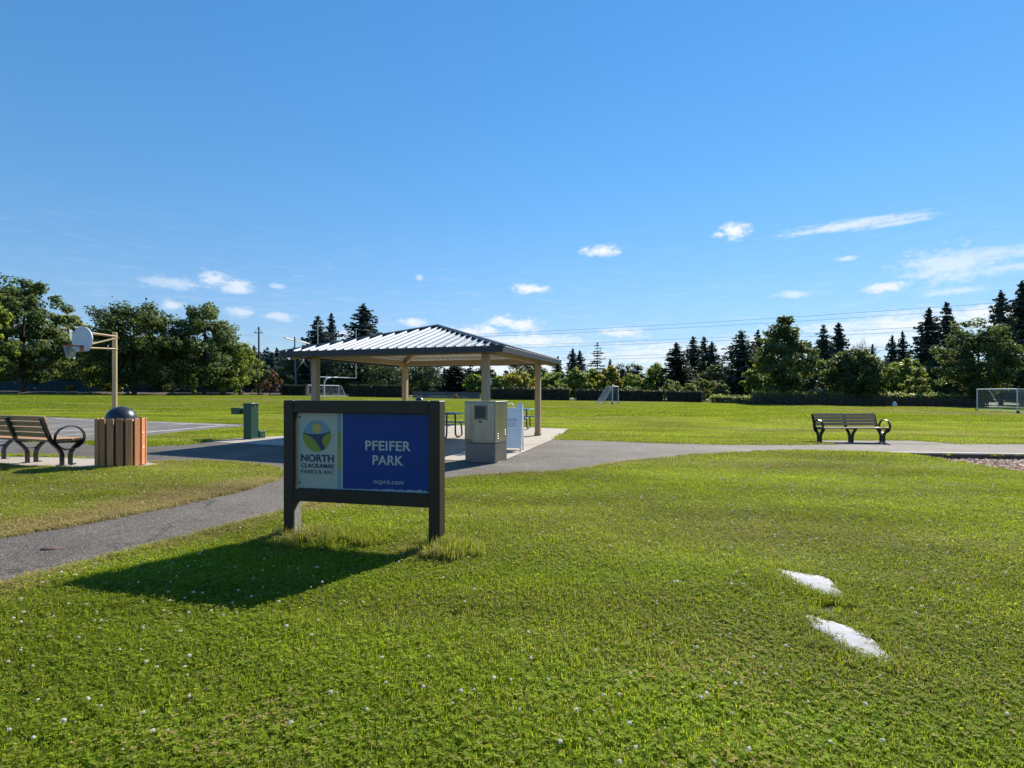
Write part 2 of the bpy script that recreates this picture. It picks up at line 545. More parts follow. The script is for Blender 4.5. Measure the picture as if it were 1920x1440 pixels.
class MB:
    """collects simple shapes and links them as ONE mesh object"""

    def __init__(self):
        self.v, self.f = [], []

    def add(self, vs, fs):
        o = len(self.v)
        self.v += [tuple(p) for p in vs]
        self.f += [tuple(i + o for i in f) for f in fs]
        return self

    def box(self, c, s, rot=None):
        x, y, z = [k / 2 for k in s]
        vs = [Vector((i * x, j * y, k * z)) for k in (-1, 1) for j in (-1, 1) for i in (-1, 1)]
        if rot is not None:
            vs = [rot @ p for p in vs]
        vs = [p + Vector(c) for p in vs]
        return self.add(vs, [(0, 2, 3, 1), (4, 5, 7, 6), (0, 1, 5, 4), (2, 6, 7, 3), (0, 4, 6, 2), (1, 3, 7, 5)])

    def bbox(self, c, s, b=.006):
        """box with chamfered vertical and horizontal edges"""
        bm = bmesh.new()
        bmesh.ops.create_cube(bm, size=1)
        for p in bm.verts:
            p.co = Vector((p.co.x * s[0], p.co.y * s[1], p.co.z * s[2]))
        bmesh.ops.bevel(bm, geom=bm.edges[:], offset=b, segments=1, affect='EDGES')
        for p in bm.verts:
            p.co += Vector(c)
        bm.verts.index_update()
        self.add([p.co for p in bm.verts], [[q.index for q in f.verts] for f in bm.faces])
        bm.free()
        return self

    def tube(self, path, r, n=8, cap=True):
        path = [Vector(p) for p in path]
        rs = r if isinstance(r, (list, tuple)) else [r] * len(path)
        vs, fs = [], []
        prev = None
        for i, p in enumerate(path):
            d = (path[min(i + 1, len(path) - 1)] - path[max(i - 1, 0)])
            d.normalize()
            ref = Vector((0, 0, 1)) if abs(d.z) < .9 else Vector((1, 0, 0))
            if prev is None:
                a = d.cross(ref).normalized()
            else:
                a = (prev - d * prev.dot(d)).normalized()
            prev = a
            b = d.cross(a)
            for k in range(n):
                t = 2 * math.pi * k / n
                vs.append(p + (a * math.cos(t) + b * math.sin(t)) * rs[i])
        for i in range(len(path) - 1):
            for k in range(n):
                fs.append((i * n + k, i * n + (k + 1) % n, (i + 1) * n + (k + 1) % n, (i + 1) * n + k))
        if cap:
            fs.append(tuple(range(n))[::-1])
            fs.append(tuple((len(path) - 1) * n + k for k in range(n)))
        return self.add(vs, fs)

    def strip(self, path, x0, x1, t, closed=False):
        """flat bar bent along a path of (y, z) points, from x0 to x1 wide, t thick"""
        n = len(path)
        P = [Vector((0, a, b)) for a, b in path]
        vs, fs = [], []
        for i in range(n):
            if closed:
                d = P[(i + 1) % n] - P[i - 1]
            else:
                d = P[min(i + 1, n - 1)] - P[max(i - 1, 0)]
            d.normalize()
            q = Vector((0, -d.z, d.y)) * t / 2
            for x, s in ((x0, 1), (x1, 1), (x1, -1), (x0, -1)):
                vs.append(P[i] + q * s + Vector((x, 0, 0)))
        for i in range(n if closed else n - 1):
            j = (i + 1) % n
            for k in range(4):
                fs.append((i * 4 + k, i * 4 + (k + 1) % 4, j * 4 + (k + 1) % 4, j * 4 + k))
        if not closed:
            fs += [(3, 2, 1, 0), tuple((n - 1) * 4 + k for k in range(4))]
        return self.add(vs, fs)

    def lathe(self, prof, n=24, c=(0, 0, 0)):
        vs, fs = [], []
        for r, z in prof:
            for k in range(n):
                t = 2 * math.pi * k / n
                vs.append((c[0] + r * math.cos(t), c[1] + r * math.sin(t), c[2] + z))
        for i in range(len(prof) - 1):
            for k in range(n):
                fs.append((i * n + k, i * n + (k + 1) % n, (i + 1) * n + (k + 1) % n, (i + 1) * n + k))
        fs.append(tuple(range(n))[::-1])
        fs.append(tuple((len(prof) - 1) * n + k for k in range(n)))
        return self.add(vs, fs)

    def prism(self, poly, a, b, axis='z'):
        """polygon extruded from a to b; axis y: poly is (x, z)"""
        n = len(poly)
        mk_ = (lambda p, h: (p[0], p[1], h)) if axis == 'z' else (lambda p, h: (p[0], h, p[1]))
        vs = [mk_(p, a) for p in poly] + [mk_(p, b) for p in poly]
        fs = [tuple(range(n))[::-1], tuple(range(n, 2 * n))]
        fs += [(i, (i + 1) % n, n + (i + 1) % n, n + i) for i in range(n)]
        return self.add(vs, fs)

    def build(self, name, mat, parent=None, smooth=False):
        me = bpy.data.meshes.new(name)
        me.from_pydata(self.v, [], self.f)
        bm = bmesh.new()
        bm.from_mesh(me)
        bmesh.ops.recalc_face_normals(bm, faces=bm.faces[:])
        bm.to_mesh(me)
        bm.free()
        return link(name, me, mat, parent, smooth)


def link(name, me, mat, parent=None, smooth=False):
    me.materials.append(MATS[mat])
    if smooth:
        me.shade_smooth()
        try:
            me.set_sharp_from_angle(angle=math.radians(38))
        except Exception:
            pass
    o = bpy.data.objects.new(name, me)
    COL.objects.link(o)
    if parent:
        o.parent = parent
    return o


def share(src, name, parent, loc=None, rot=None, scale=None):
    o = bpy.data.objects.new(name, src.data)
    COL.objects.link(o)
    o.parent = parent
    if loc is not None:
        o.location = loc
    if rot is not None:
        o.rotation_euler = rot
    if scale is not None:
        o.scale = scale
    return o


def np_mesh(name, V, F, tint=None):
    """mesh from numpy arrays, faces all with the same number of corners"""
    me = bpy.data.meshes.new(name)
    V = np.ascontiguousarray(V, dtype=np.float32)
    F = np.ascontiguousarray(F, dtype=np.int32)
    m, k = F.shape
    me.vertices.add(len(V))
    me.vertices.foreach_set('co', V.ravel())
    me.loops.add(m * k)
    me.loops.foreach_set('vertex_index', F.ravel())
    me.polygons.add(m)
    me.polygons.foreach_set('loop_start', np.arange(0, m * k, k, dtype=np.int32))
    me.update(calc_edges=True)
    if tint is not None:
        a = me.attributes.new('tint', 'FLOAT', 'FACE')
        a.data.foreach_set('value', np.asarray(tint, dtype=np.float32))
    return me


def tag(o, label=None, cat=None, group=None, kind=None):
    for k, v in (('label', label), ('category', cat), ('group', group), ('kind', kind)):
        if v:
            o[k] = v
    return o


def thing(name, label, cat, loc, rz=0.0, group=None):
    o = bpy.data.objects.new(name, None)
    o.empty_display_size = .3
    COL.objects.link(o)
    o.location = loc
    o.rotation_euler = (0, 0, rz)
    return tag(o, label, cat, group)


def copy_tree(o, parent=None):
    c = o.copy()
    COL.objects.link(c)
    c.parent = parent
    for ch in list(o.children):
        copy_tree(ch, c)
    return c


def sheet(name, poly, off, mat, holes=(), kind='structure', parent=None):
    """flat piece of ground lying off metres above the falling ground"""
    loops = [[Vector((p[0], p[1], 0)) for p in poly]] + [[Vector((p[0], p[1], 0)) for p in h] for h in holes]
    tris = tessellate_polygon(loops)
    pts = [p for l in loops for p in l]
    me = bpy.data.meshes.new(name)
    fs = []
    for a, b, c in tris:
        n = (pts[b] - pts[a]).cross(pts[c] - pts[a]).z
        fs.append((a, b, c) if n > 0 else (a, c, b))
    me.from_pydata([(p.x, p.y, gz(p.x) + off) for p in pts], [], fs)
    o = link(name, me, mat, parent)
    if kind:
        o['kind'] = kind
    return o


def smooth_poly(pts, n=3, closed=True):
    """Catmull-Rom through the points"""
    out = []
    m = len(pts)
    for i in range(m if closed else m - 1):
        g = (lambda j: pts[j % m]) if closed else (lambda j: pts[min(max(j, 0), m - 1)])
        p0, p1, p2, p3 = [np.array(g(i + k)) for k in (-1, 0, 1, 2)]
        for k in range(n):
            t = k / n
            q = .5 * (2 * p1 + (p2 - p0) * t + (2 * p0 - 5 * p1 + 4 * p2 - p3) * t * t + (3 * p1 - p0 - 3 * p2 + p3) * t ** 3)
            out.append((float(q[0]), float(q[1])))
    if not closed:
        out.append(tuple(pts[-1]))
    return out


def inside(P, poly):
    """points (n,2) inside polygon"""
    x, y = P[:, 0], P[:, 1]
    r = np.zeros(len(P), bool)
    q = np.array(poly)
    for (x0, y0), (x1, y1) in zip(q, np.roll(q, -1, 0)):
        c = ((y0 > y) != (y1 > y))
        with np.errstate(divide='ignore', invalid='ignore'):
            xi = (x1 - x0) * (y - y0) / (y1 - y0) + x0
        r ^= c & (x < xi)
    return r


def dist_to(P, line):
    d = np.full(len(P), 1e9)
    q = np.array(line)
    for a, b in zip(q[:-1], q[1:]):
        ab = b - a
        t = np.clip(((P - a) @ ab) / max(ab @ ab, 1e-9), 0, 1)
        d = np.minimum(d, np.linalg.norm(P - (a + t[:, None] * ab), axis=1))
    return d

# ------------------------------------------------------------------ the ground
NEAR_EDGE = [(-4.1, 1.2), (-3.72, 2.9), (-3.56, 3.75), (-3.42, 4.21), (-3.13, 4.79), (-2.89, 5.4), (-2.62, 6.08), (-2.35, 6.81), (-1.83, 7.68),
             (-1.03, 8.49), (-0.18, 9.1), (0.55, 9.36), (1.15, 9.72), (1.62, 10.22), (2.4, 11.0), (3.58, 12.0), (4.65, 12.7),
             (5.9, 13.3), (7.18, 13.75), (8.2, 13.72), (9.12, 13.5), (9.4, 13.37)]
FAR_RIGHT = [(40, 16.6), (15.57, 16.38), (14.37, 16.28), (13.27, 16.2), (11, 15.9), (8.99, 15.42), (8.16, 15.24), (6.84, 15.02), (5.49, 14.99),
             (3.95, 15.34), (2.94, 15.61), (2.04, 15.83), (1.22, 15.97)]
STRIP_LOW = [(-7.75, 13.98), (-8.05, 13.11), (-8.59, 12.72), (-10.02, 12.8), (-10.75, 13.3)]
ISLAND_TOP = [(-6.3, 10.1), (-5.41, 10.11), (-4.42, 9.7), (-3.97, 9.27), (-3.76, 8.93), (-3.66, 8.49), (-3.61, 7.6)]
ISLAND_LOW = [(-3.75, 7.0), (-3.92, 6.49), (-4.14, 5.89), (-4.36, 5.43), (-4.68, 4.92), (-5.1, 4.2), (-5.7, 2.7), (-6.2, 1.2)]
NE_S = smooth_poly(NEAR_EDGE, 4, False)
IS_S = smooth_poly(ISLAND_TOP + ISLAND_LOW, 4, False)
ASPH = (NE_S + [(19.5, 13.37), (40, 13.3)] + FAR_RIGHT + [(0.9, 16.6), (-5, 16), (-6.9, 15.4)] + STRIP_LOW +
        [(-13.2, 13.45), (-15, 10.9), (-11, 10.95), (-9.3, 10.8), (-8.2, 10.5), (-6.72, 10.0)] + IS_S)
SLAB = [(-0.26, 10.53), (1.22, 15.97), (2.22, 20.75), (-5.2, 23.0), (-6.72, 16.1), (-7.5, 15.35), (-7.95, 14.0), (-5.6, 13.15), (-3.5, 12.0), (-1.6, 10.95)]
COURT = [(-10.93, 13.7), (-10.46, 15.42), (-10.3, 17.32), (-9.9, 19.8), (-10.25, 20.85), (-12.24, 21.35), (-15.06, 22.25), (-18.62, 23.5),
         (-20.92, 24.4), (-27, 26.5), (-31, 17), (-24, 13.5), (-13.2, 13.45)]
PAD_L = [(-10.6, 10.55), (-9.0, 10.55), (-8.1, 10.42), (-6.62, 9.95), (-6.3, 9.75), (-6.45, 9.3), (-7.4, 9.12), (-8.4, 9.25), (-9.7, 9.55), (-10.8, 9.9)]
PAD_R = [(9.02, 16.3), (9.6, 16.8), (12.6, 17.2), (13.0, 16.8), (13.27, 16.2), (11, 15.88), (9.4, 15.52)]
PIT = [(9.46, 13.2), (9.6, 12.7), (9.66, 12.2), (9.63, 11.6), (9.53, 11.0), (9.5, 10.2), (9.6, 9.0), (10.5, 7.5), (13, 6.5), (17, 6.5), (19, 9), (19, 13.2)]

ground = sheet('ground', [(-700, -60), (700, -60), (700, 1500), (-700, 1500)], 0.0, 'lawn_ground', holes=[PIT])
path = sheet('path', ASPH, 0.006, 'asphalt')
court = sheet('basketball_court', COURT, 0.010, 'court')
slab = sheet('concrete_slab', SLAB, 0.016, 'concrete')
pad_l = sheet('pavement', PAD_L, 0.012, 'concrete')
pad_r = sheet('pavement', PAD_R, 0.012, 'asphalt')


def seg(a, b, w, e=0.0):
    a, b = Vector((*a, 0)), Vector((*b, 0))
    d = (b - a).normalized()
    n = Vector((-d.y, d.x, 0)) * w / 2
    a, b = a - d * e, b + d * e
    return [(q.x, q.y) for q in (a + n, a - n, b - n, b + n)]


LINES = [((-19.6, 23.1), (-10.3, 20.3), .09), ((-11.5, 15.3), (-10.75, 20.1), .09), ((-16.6, 14.6), (-14.7, 21.2), .06), ((-14.9, 14.5), (-12.3, 20.3), .05),
         ((-13.1, 14.4), (-11.9, 16.6), .06)]
for i, (a, b, w) in enumerate(LINES):
    ln = sheet('court_line', seg(a, b, w), 0.014 + .0015 * i, 'line_paint', kind=None, parent=court)
# joints and cracks in the concrete: thin dark grooves
for a, b in (((-5.9, 14.35), (0.75, 14.2)), ((-5.4, 18.2), (1.6, 18.0)), ((-2.4, 11.3), (-.3, 21.4))):
    sheet('slab_joint', seg(a, b, .018), 0.0185 + .0008 * (a[1] > 15) + .0016 * (a[1] < 12), 'soil', kind=None, parent=slab)

# the sunken play area at the right: soil wall, kerb, chip bed
pw = MB()
for (x0, y0), (x1, y1) in zip(PIT, PIT[1:] + PIT[:1]):
    pw.add([(x0, y0, gz(x0) - .2), (x1, y1, gz(x1) - .2), (x1, y1, gz(x1)), (x0, y0, gz(x0))], [(0, 1, 2, 3)])
tag(pw.build('play_area_bank', 'soil'), kind='structure')
bed = sheet('play_area_bed', [(x + (.02 if x < 10 else 0), y) for x, y in PIT], -0.125, 'chip_bed')
kb = MB()
kb.add([(x, y, gz(x) + z) for x in (9.3, 19.2) for y, z in ((13.19, -.18), (13.19, .035), (13.205, .045), (13.355, .045), (13.365, .035), (13.365, -.02))],
       [(0, 1, 7, 6), (1, 2, 8, 7), (2, 3, 9, 8), (3, 4, 10, 9), (4, 5, 11, 10), (5, 4, 3, 2, 1, 0), (6, 7, 8, 9, 10, 11)])
kerb = tag(kb.build('kerb', 'kerb'), kind='structure')
tb = MB()
tb.add([(x, y, gz(x) + z) for x in (9.5, 19.0) for y, z in ((13.15, -.18), (13.15, .02), (13.186, .02), (13.186, -.18))],
       [(0, 1, 5, 4), (1, 2, 6, 5), (2, 3, 7, 6), (3, 2, 1, 0), (4, 5, 6, 7)])
tb.build('edging_timber', 'kerb_timber', kerb)

# ------------------------------------------------------------------ park name sign
SY = 0.229
sg = thing('park_sign', 'dark bronze framed park sign with blue and white panel standing on the lawn', 'sign',
           (-2.1535, 5.07, gz(-2.15) - .02), -SY)
SW, SD = 1.56, .14
ZO = .02 - gz(-2.15)      # local height of absolute zero
z_ = lambda a: a + ZO
MB().bbox((.0515, SD / 2, (z_(1.322) - .25) / 2), (.103, SD, z_(1.322) + .25), .006).build('post', 'bronze_metal', sg)
MB().bbox((SW - .0515, SD / 2, (z_(1.322) - .25) / 2), (.103, SD, z_(1.322) + .25), .006).build('post', 'bronze_metal', sg)
MB().bbox((SW / 2, SD / 2, z_(1.264)), (SW - .206, SD - .006, .115), .006).build('top_rail', 'bronze_metal', sg)
MB().bbox((SW / 2, SD / 2, z_(.437)), (SW - .206, SD - .006, .116), .006).build('bottom_rail', 'bronze_metal', sg)
wf = MB().prism([(.02, -.2), (SD - .012, -.2), (SD - .012, z_(.365)), (SD * .55, z_(.35)), (.02, z_(.27))], .1032, .1062).build('sunlit_patch', 'sunlit_face', sg)  # pale plate standing for the sunlit part of the left post
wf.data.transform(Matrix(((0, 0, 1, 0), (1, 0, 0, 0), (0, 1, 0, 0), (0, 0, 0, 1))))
wf['label'] = 'inner side of left post with sunlight painted in as speckled grey'
PX0, PX1, PZ0, PZ1 = .118, 1.442, z_(.497), z_(1.206)
PY = .050


def rrect(x0, x1, z0, z1, r, corners=(1, 1, 1, 1), n=5):
    out = []
    for (cx, cz, a0, on) in ((x1 - r, z1 - r, 0, corners[0]), (x0 + r, z1 - r, 90, corners[1]), (x0 + r, z0 + r, 180, corners[2]), (x1 - r, z0 + r, 270, corners[3])):
        if on:
            for k in range(n + 1):
                t = math.radians(a0 + 90 * k / n)
                out.append((cx + r * math.cos(t), cz + r * math.sin(t)))
        else:
            t = math.radians(a0 + 45)
            out.append((cx + r * (1 if math.cos(t) > 0 else -1), cz + r * (1 if math.sin(t) > 0 else -1)))
    return out


panel = MB().prism(rrect(PX0, PX1, PZ0, PZ1, .022), PY, PY + .03, 'y').build('panel', 'sign_white', sg)
FR = PY - .0022
blue = MB().prism(rrect(.593, PX1 - .002, PZ0 + .002, PZ1 - .002, .02, (1, 0, 0, 1)), FR, PY + .001, 'y').build('blue_field', 'sign_blue', panel)
for za, zb, m_ in ((1.035, 1.204, 'sign_sky'), (.955, 1.035, 'sign_lime'), (.865, .955, 'sign_lime'), (.685, .865, 'sign_gold'), (.499, .685, 'sign_sky')):
    MB().prism([(.539, z_(za)), (.571, z_(za)), (.571, z_(zb)), (.539, z_(zb))], FR, PY + .001, 'y').build('stripe', m_, panel)
# emblem: sky, sun, two hills and the figure with raised arms
EX, EZ, ER = .324, z_(.989), .147
arc = lambda a, b, n, r=ER: [(EX + r * math.cos(math.radians(a + (b - a) * k / n)), EZ + r * math.sin(math.radians(a + (b - a) * k / n))) for k in range(n + 1)]
R_ = lambda x, y: (EX + x * ER, EZ + y * ER)


def bez(p0, p1, p2, p3, n=10):
    return [tuple(((1 - t) ** 3 * a + 3 * t * (1 - t) ** 2 * b + 3 * t * t * (1 - t) * c + t ** 3 * d) for a, b, c, d in zip(p0, p1, p2, p3))
            for t in [k / n for k in range(n + 1)]]


def flat(poly, name, mat, parent, y0, y1=PY + .001):
    return MB().prism(poly, y0, y1, 'y').build(name, mat, parent)


flat(arc(17, 168, 28) + bez(R_(-.98, .21), R_(-.4, .08), R_(.4, .06), R_(.956, .29))[1:-1], 'emblem_sky', 'sign_sky', panel, FR)
flat([(EX - .005 * 0 + .048 * math.cos(t), EZ + .071 + .048 * math.sin(t)) for t in [k * math.pi / 14 for k in range(28)]], 'emblem_sun', 'sign_sun', panel, FR - .0015)
armtop = bez(R_(-.98, .2), R_(-.4, .07), R_(.4, .05), R_(.94, .33))
rightside = bez(R_(.96, .25), R_(.3, -.05), R_(.2, -.25), R_(.62, -.78), 12)
leftside = bez(R_(.33, -.945), R_(.02, -.45), R_(-.15, -.1), R_(-.985, .15), 12)
flat(armtop + rightside + leftside, 'emblem_figure', 'sign_navy', panel, FR - .001)
flat(arc(174, 288, 24) + leftside, 'emblem_hill', 'sign_lime', panel, FR)
flat(arc(-50, 14, 16) + rightside, 'emblem_hill', 'sign_lime', panel, FR)


def text(body, name, mat, parent, cx, z0, cap, width, bold=.0, sp=1.0):
    """lettering as thin raised mesh: scaled to a cap height and a total width"""
    cu = bpy.data.curves.new(name, 'FONT')
    cu.body = body
    cu.size = 1.0
    cu.offset = bold
    cu.space_character = sp
    cu.extrude = .01
    cu.resolution_u = 4
    to = bpy.data.objects.new('tmp', cu)
    COL.objects.link(to)
    bpy.context.view_layer.update()
    me = bpy.data.meshes.new_from_object(to.evaluated_get(bpy.context.evaluated_depsgraph_get()))
    bpy.data.objects.remove(to)
    n = len(me.vertices)
    co = np.zeros(n * 3)
    me.vertices.foreach_get('co', co)
    co = co.reshape(n, 3)
    x0, x1 = co[:, 0].min(), co[:, 0].max()
    H = .729 + 2 * bold      # cap height of the built-in font
    out = np.empty_like(co)
    out[:, 0] = cx + (co[:, 0] - (x0 + x1) / 2) * width / (x1 - x0)
    out[:, 2] = z0 + (co[:, 1] + bold) * cap / H
    out[:, 1] = np.where(co[:, 2] > 0, FR - .0025, PY + .0005)
    me.vertices.foreach_set('co', out.ravel())
    me.update()
    o = link(name, me, mat, parent)
    return o


text('PFEIFER', 'lettering', 'letter_white', panel, 1.046, z_(.868), .094, .447, .022, 1.05)
text('PARK', 'lettering', 'letter_white', panel, 1.046, z_(.738), .092, .302, .022, 1.05)
text('ncprd.com', 'lettering', 'letter_white', panel, 1.052, z_(.566), .046, .292, .0, 1.03)
text('NORTH', 'lettering', 'sign_navy', panel, .329, z_(.747), .072, .342, .022, 1.02)
text('CLACKAMAS', 'lettering', 'sign_navy', panel, .329, z_(.690), .042, .342, .012, 1.02)
for w_, a_, b_ in (('PARKS', 0, .48), ('&', .54, .64), ('REC', .71, 1)):
    text(w_, 'lettering', 'sign_slate', panel, .158 + .342 * (a_ + b_) / 2, z_(.636), .036, .342 * (b_ - a_), .0, 1.08)
for x, z in ((.143, 1.165), (.143, .545)):
    MB().lathe([(.009, 0), (.009, .006), (.005, .009)], 10).build('bolt', 'cast_black', panel).matrix_local = Matrix.Translation((x, PY + .0005, z_(z))) @ Matrix.Rotation(math.pi / 2, 4, 'X')
# scraped, pale lower edge of the panel
rg = random.Random(3)
edge = [(.30, PZ0 + .003), (PX1 - .012, PZ0 + .003)]
x = PX1 - .014
while x > .3:
    f = (x - .3) / 1.14
    edge.append((x, PZ0 + .004 + f * (.012 + .022 * rg.random() ** 1.5)))
    x -= .007 + .012 * rg.random()
MB().prism(edge, FR - .001, PY + .001, 'y').build('edge_wear', 'edge_wear', panel)

# ------------------------------------------------------------------ picnic shelter
SCX, SCY, SYAW, SS = -2.173, 15.77, .309, 2.981
sh = thing('picnic_shelter', 'open picnic shelter with ribbed metal hip roof on four tan posts', 'shelter', (SCX, SCY, gz(SCX) + .012), -SYAW)
EZ0, EZ1, AP = 2.265, 2.385, 3.27
K = SS * .803
post = None
for sx in (-1, 1):
    for sy in (-1, 1):
        x_, y_ = sx * K, sy * K
        # each post runs down to the sloping slab
        wx = x_ * math.cos(SYAW) + y_ * math.sin(SYAW)
        pz = -0.0127 * wx - .004
        p = MB().bbox((0, 0, (EZ0 + pz) / 2), (.17, .17, EZ0 - pz), .012).build('post', 'tan_post', sh)
        p.location = (x_, y_, 0)
        b = MB().bbox((0, 0, pz + .06), (.20, .20, .1), .006).build('base_plate', 'tan_post', p)
for a, b in (((-K, -K), (K, -K)), ((K, -K), (K, K)), ((K, K), (-K, K)), ((-K, K), (-K, -K))):
    c = ((a[0] + b[0]) / 2, (a[1] + b[1]) / 2, EZ0 + .085)
    hor = a[1] == b[1]
    MB().bbox(c, (2 * K + .12, .105, .17) if hor else (.103, 2 * K - .13, .168), .006).build('beam', 'tan_post', sh)
for sx in (-1, 1):
    for sy in (-1, 1):
        # hip rafters rise from the corner to the peak
        v0, v1 = Vector((sx * (SS - .15), sy * (SS - .15), EZ1 - .13)), Vector((sx * .05, sy * .05, AP - .2))
        d = v1 - v0
        rot = d.to_track_quat('X', 'Z').to_matrix()
        MB().box((v0 + v1) / 2, (d.length, .09, .15), rot).build('hip_rafter', 'tan_post', sh)
roof = MB()
slope = (AP - EZ1) / SS
# pale ribbed underside, one zigzag sheet per slope
def under(side):
    n = 66
    vs, fs = [], []
    R = Matrix.Rotation(side * math.pi / 2, 3, 'Z')
    for i in range(n + 1):
        x = -SS + 2 * SS * i / n
        x = max(min(x, SS - .02), -SS + .02)
        dz = .032 if i % 2 else 0.0
        run = SS - abs(x)
        vs.append(R @ Vector((x, -SS + .02, EZ1 - .055 + dz)))
        vs.append(R @ Vector((x, -SS + .02 + run * .99, EZ1 - .055 + dz + run * .99 * slope)))
    for i in range(n):
        fs.append((2 * i, 2 * i + 2, 2 * i + 3, 2 * i + 1))
    roof.add(vs, fs)
for s in range(4):
    under(s)
roof_o = roof.build('roof', 'deck_white', sh)
NP = 24
PW = 2 * SS / NP
proto = []
for k in range(NP):
    a = -SS + k * PW
    b = a + PW
    m = MB()
    za = lambda x, r, h=0.0: (x, -SS + r, EZ1 + r * slope + h)
    ra, rb = SS - abs(a), SS - abs(b)
    low = .004
    # pan
    tops = [za(a, 0), za(b, 0), za(b, rb), za(a, ra)]
    m.add(tops + [(p[0], p[1], p[2] - .012) for p in tops], [(0, 1, 2, 3), (7, 6, 5, 4), (0, 4, 5, 1), (1, 5, 6, 2), (2, 6, 7, 3), (3, 7, 4, 0)])
    # trapezoid rib in the middle of the pan
    c = (a + b) / 2
    rc = max(.05, SS - max(abs(c - .05), abs(c + .05)) - .03)
    w0, w1, hh = .034, .016, .045
    V = []
    for r in (-.012, rc):
        V += [za(c - w0, r, -low), za(c - w1, r, hh), za(c + w1, r, hh), za(c + w0, r, -low)]
    m.add(V, [(0, 1, 2, 3), (7, 6, 5, 4), (0, 4, 5, 1), (1, 5, 6, 2), (2, 6, 7, 3)])
    proto.append(m.build('roof_panel', 'roof_metal', roof_o))
for s in (1, 2, 3):
    for p in proto:
        share(p, 'roof_panel', roof_o, rot=(0, 0, s * math.pi / 2))
for s in range(4):
    R = Matrix.Rotation(s * math.pi / 2, 4, 'Z')
    f = MB().bbox((0, -SS - .022, (EZ0 + EZ1) / 2 + .004), (2 * SS + .04, .03, EZ1 - EZ0 + .02), .004).build('fascia', 'fascia_metal', roof_o)
    f.data.transform(R)
    v0, v1 = Vector((-SS - .01, -SS - .01, EZ1 + .05)), Vector((0, 0, AP + .075))
    d = v1 - v0
    side = Vector((1, -1, 0)).normalized() * .085
    dn = Vector((0, 0, -.035))
    h = MB().add([v0 - side + dn, v0, v0 + side + dn, v1 - side + dn, v1, v1 + side + dn,
                  v0 - side + dn * 2, v0 + side + dn * 2, v1 - side + dn * 2, v1 + side + dn * 2],
                 [(0, 1, 4, 3), (1, 2, 5, 4), (0, 6, 7, 2, 1), (3, 4, 5, 9, 8), (0, 3, 8, 6), (2, 7, 9, 5), (6, 8, 9, 7)]).build('hip_cap', 'fascia_metal', roof_o)
    h.data.transform(R)

# ------------------------------------------------------------------ benches
def make_bench(label, wood, loc, rz):
    t = thing('park_bench', label, 'bench', loc, rz, 'benches along the paths')
    for i, x in enumerate((-.97, 0, .97)):
        m = MB()
        w = .032
        m.strip([(-.065, 0), (-.065, .17), (-.075, .22), (-.12, .29), (-.2, .375), (-.235, .425)], x - w, x + w, .045)
        m.strip([(.065, 0), (.065, .17), (.075, .22), (.12, .29), (.19, .37), (.235, .44), (.27, .52), (.33, .70), (.375, .83)], x - w + .001, x + w - .001, .045)
        m.strip([(-.16, .325), (-.1, .285), (-.04, .262), (.04, .262), (.1, .285), (.16, .325)], x - w + .004, x + w - .004, .012)
        m.strip([(-.25, .402), (.24, .402)], x - w + .003, x + w - .003, .03)
        leg = m.build('support', 'cast_black', t)
        for yy in (-.065, .065):
            MB().bbox((x, yy + (.03 if yy > 0 else -.03), .006), (.1, .09, .014), .003).build('foot', 'cast_black', leg)
        if i != 1:
            n = 28
            ring = [(-.03 + .232 * math.cos(2 * math.pi * k / n), .475 + .205 * math.sin(2 * math.pi * k / n)) for k in range(n)]
            e = .05 if x > 0 else -.05
            MB().strip(ring, x + e - .03, x + e + .03, .014, True).build('armrest', 'cast_black', t, True)
    for y in (-.215, -.075, .065, .19):
        MB().bbox((0, y, .437), (2.02 if y < -.1 else 1.9, .125 if y < .15 else .1, .036), .005).build('seat_slat', wood, t)
    for k in range(4):
        f = (k + .5) / 4
        y, z = .262 + .095 * f * 1.05, .487 + .385 * f
        rot = Matrix.Rotation(math.radians(-16), 3, 'X')
        m = MB().bbox((0, 0, 0), (1.9, .036, .084), .005).build('back_slat', wood, t)
        m.location = (0, y - .042, z)
        m.rotation_euler = (math.radians(-16), 0, 0)
    return t


make_bench('brown slatted bench seen from behind beside the wooden litter barrel', 'wood_brown', (-8.73, 9.79, gz(-8.73) + .013), 2.784)
make_bench('greyish slatted bench facing the lawn beside the far right path', 'wood_grey', (10.33, 16.42, gz(10.33) + .008), 0.02)

# ------------------------------------------------------------------ litter barrel
def make_barrel(label, loc, rz=0.0):
    t = thing('litter_barrel', label, 'trash can', loc, rz, 'slatted litter barrels')
    MB().lathe([(.30, .04), (.325, .05), (.33, .78), (.315, .8)], 28).build('liner', 'cast_black', t, True)
    n = 17
    s0 = MB().bbox((.355, 0, .425), (.036, .098, .83), .006).build('slat', 'wood_slat', t)
    for zz in (.2, .46):
        bolt = MB().lathe([(.009, 0), (.009, .005), (.005, .008)], 8).build('bolt', 'bolt_metal', s0)
        bolt.matrix_local = Matrix.Translation((.372, 0, zz + .12)) @ Matrix.Rotation(math.pi / 2, 4, 'Y')
    s0.rotation_euler = (0, 0, .1)
    for k in range(1, n):
        s = share(s0, 'slat', t, rot=(0, 0, .1 + 2 * math.pi * k / n), loc=(0, 0, random.uniform(-.006, .006)))
        for c in list(s0.children):
            b = share(c, 'bolt', s)
            b.matrix_local = c.matrix_local.copy()
    prof = [(.318, .775), (.318, .80), (.245, .805)] + [(.242 * math.cos(a), .81 + .235 * math.sin(a)) for a in [k * math.pi / 2 / 9 for k in range(9)]] + [(.012, 1.046)]
    MB().lathe(prof, 32).build('dome_lid', 'dome_black', t, True)
    return t


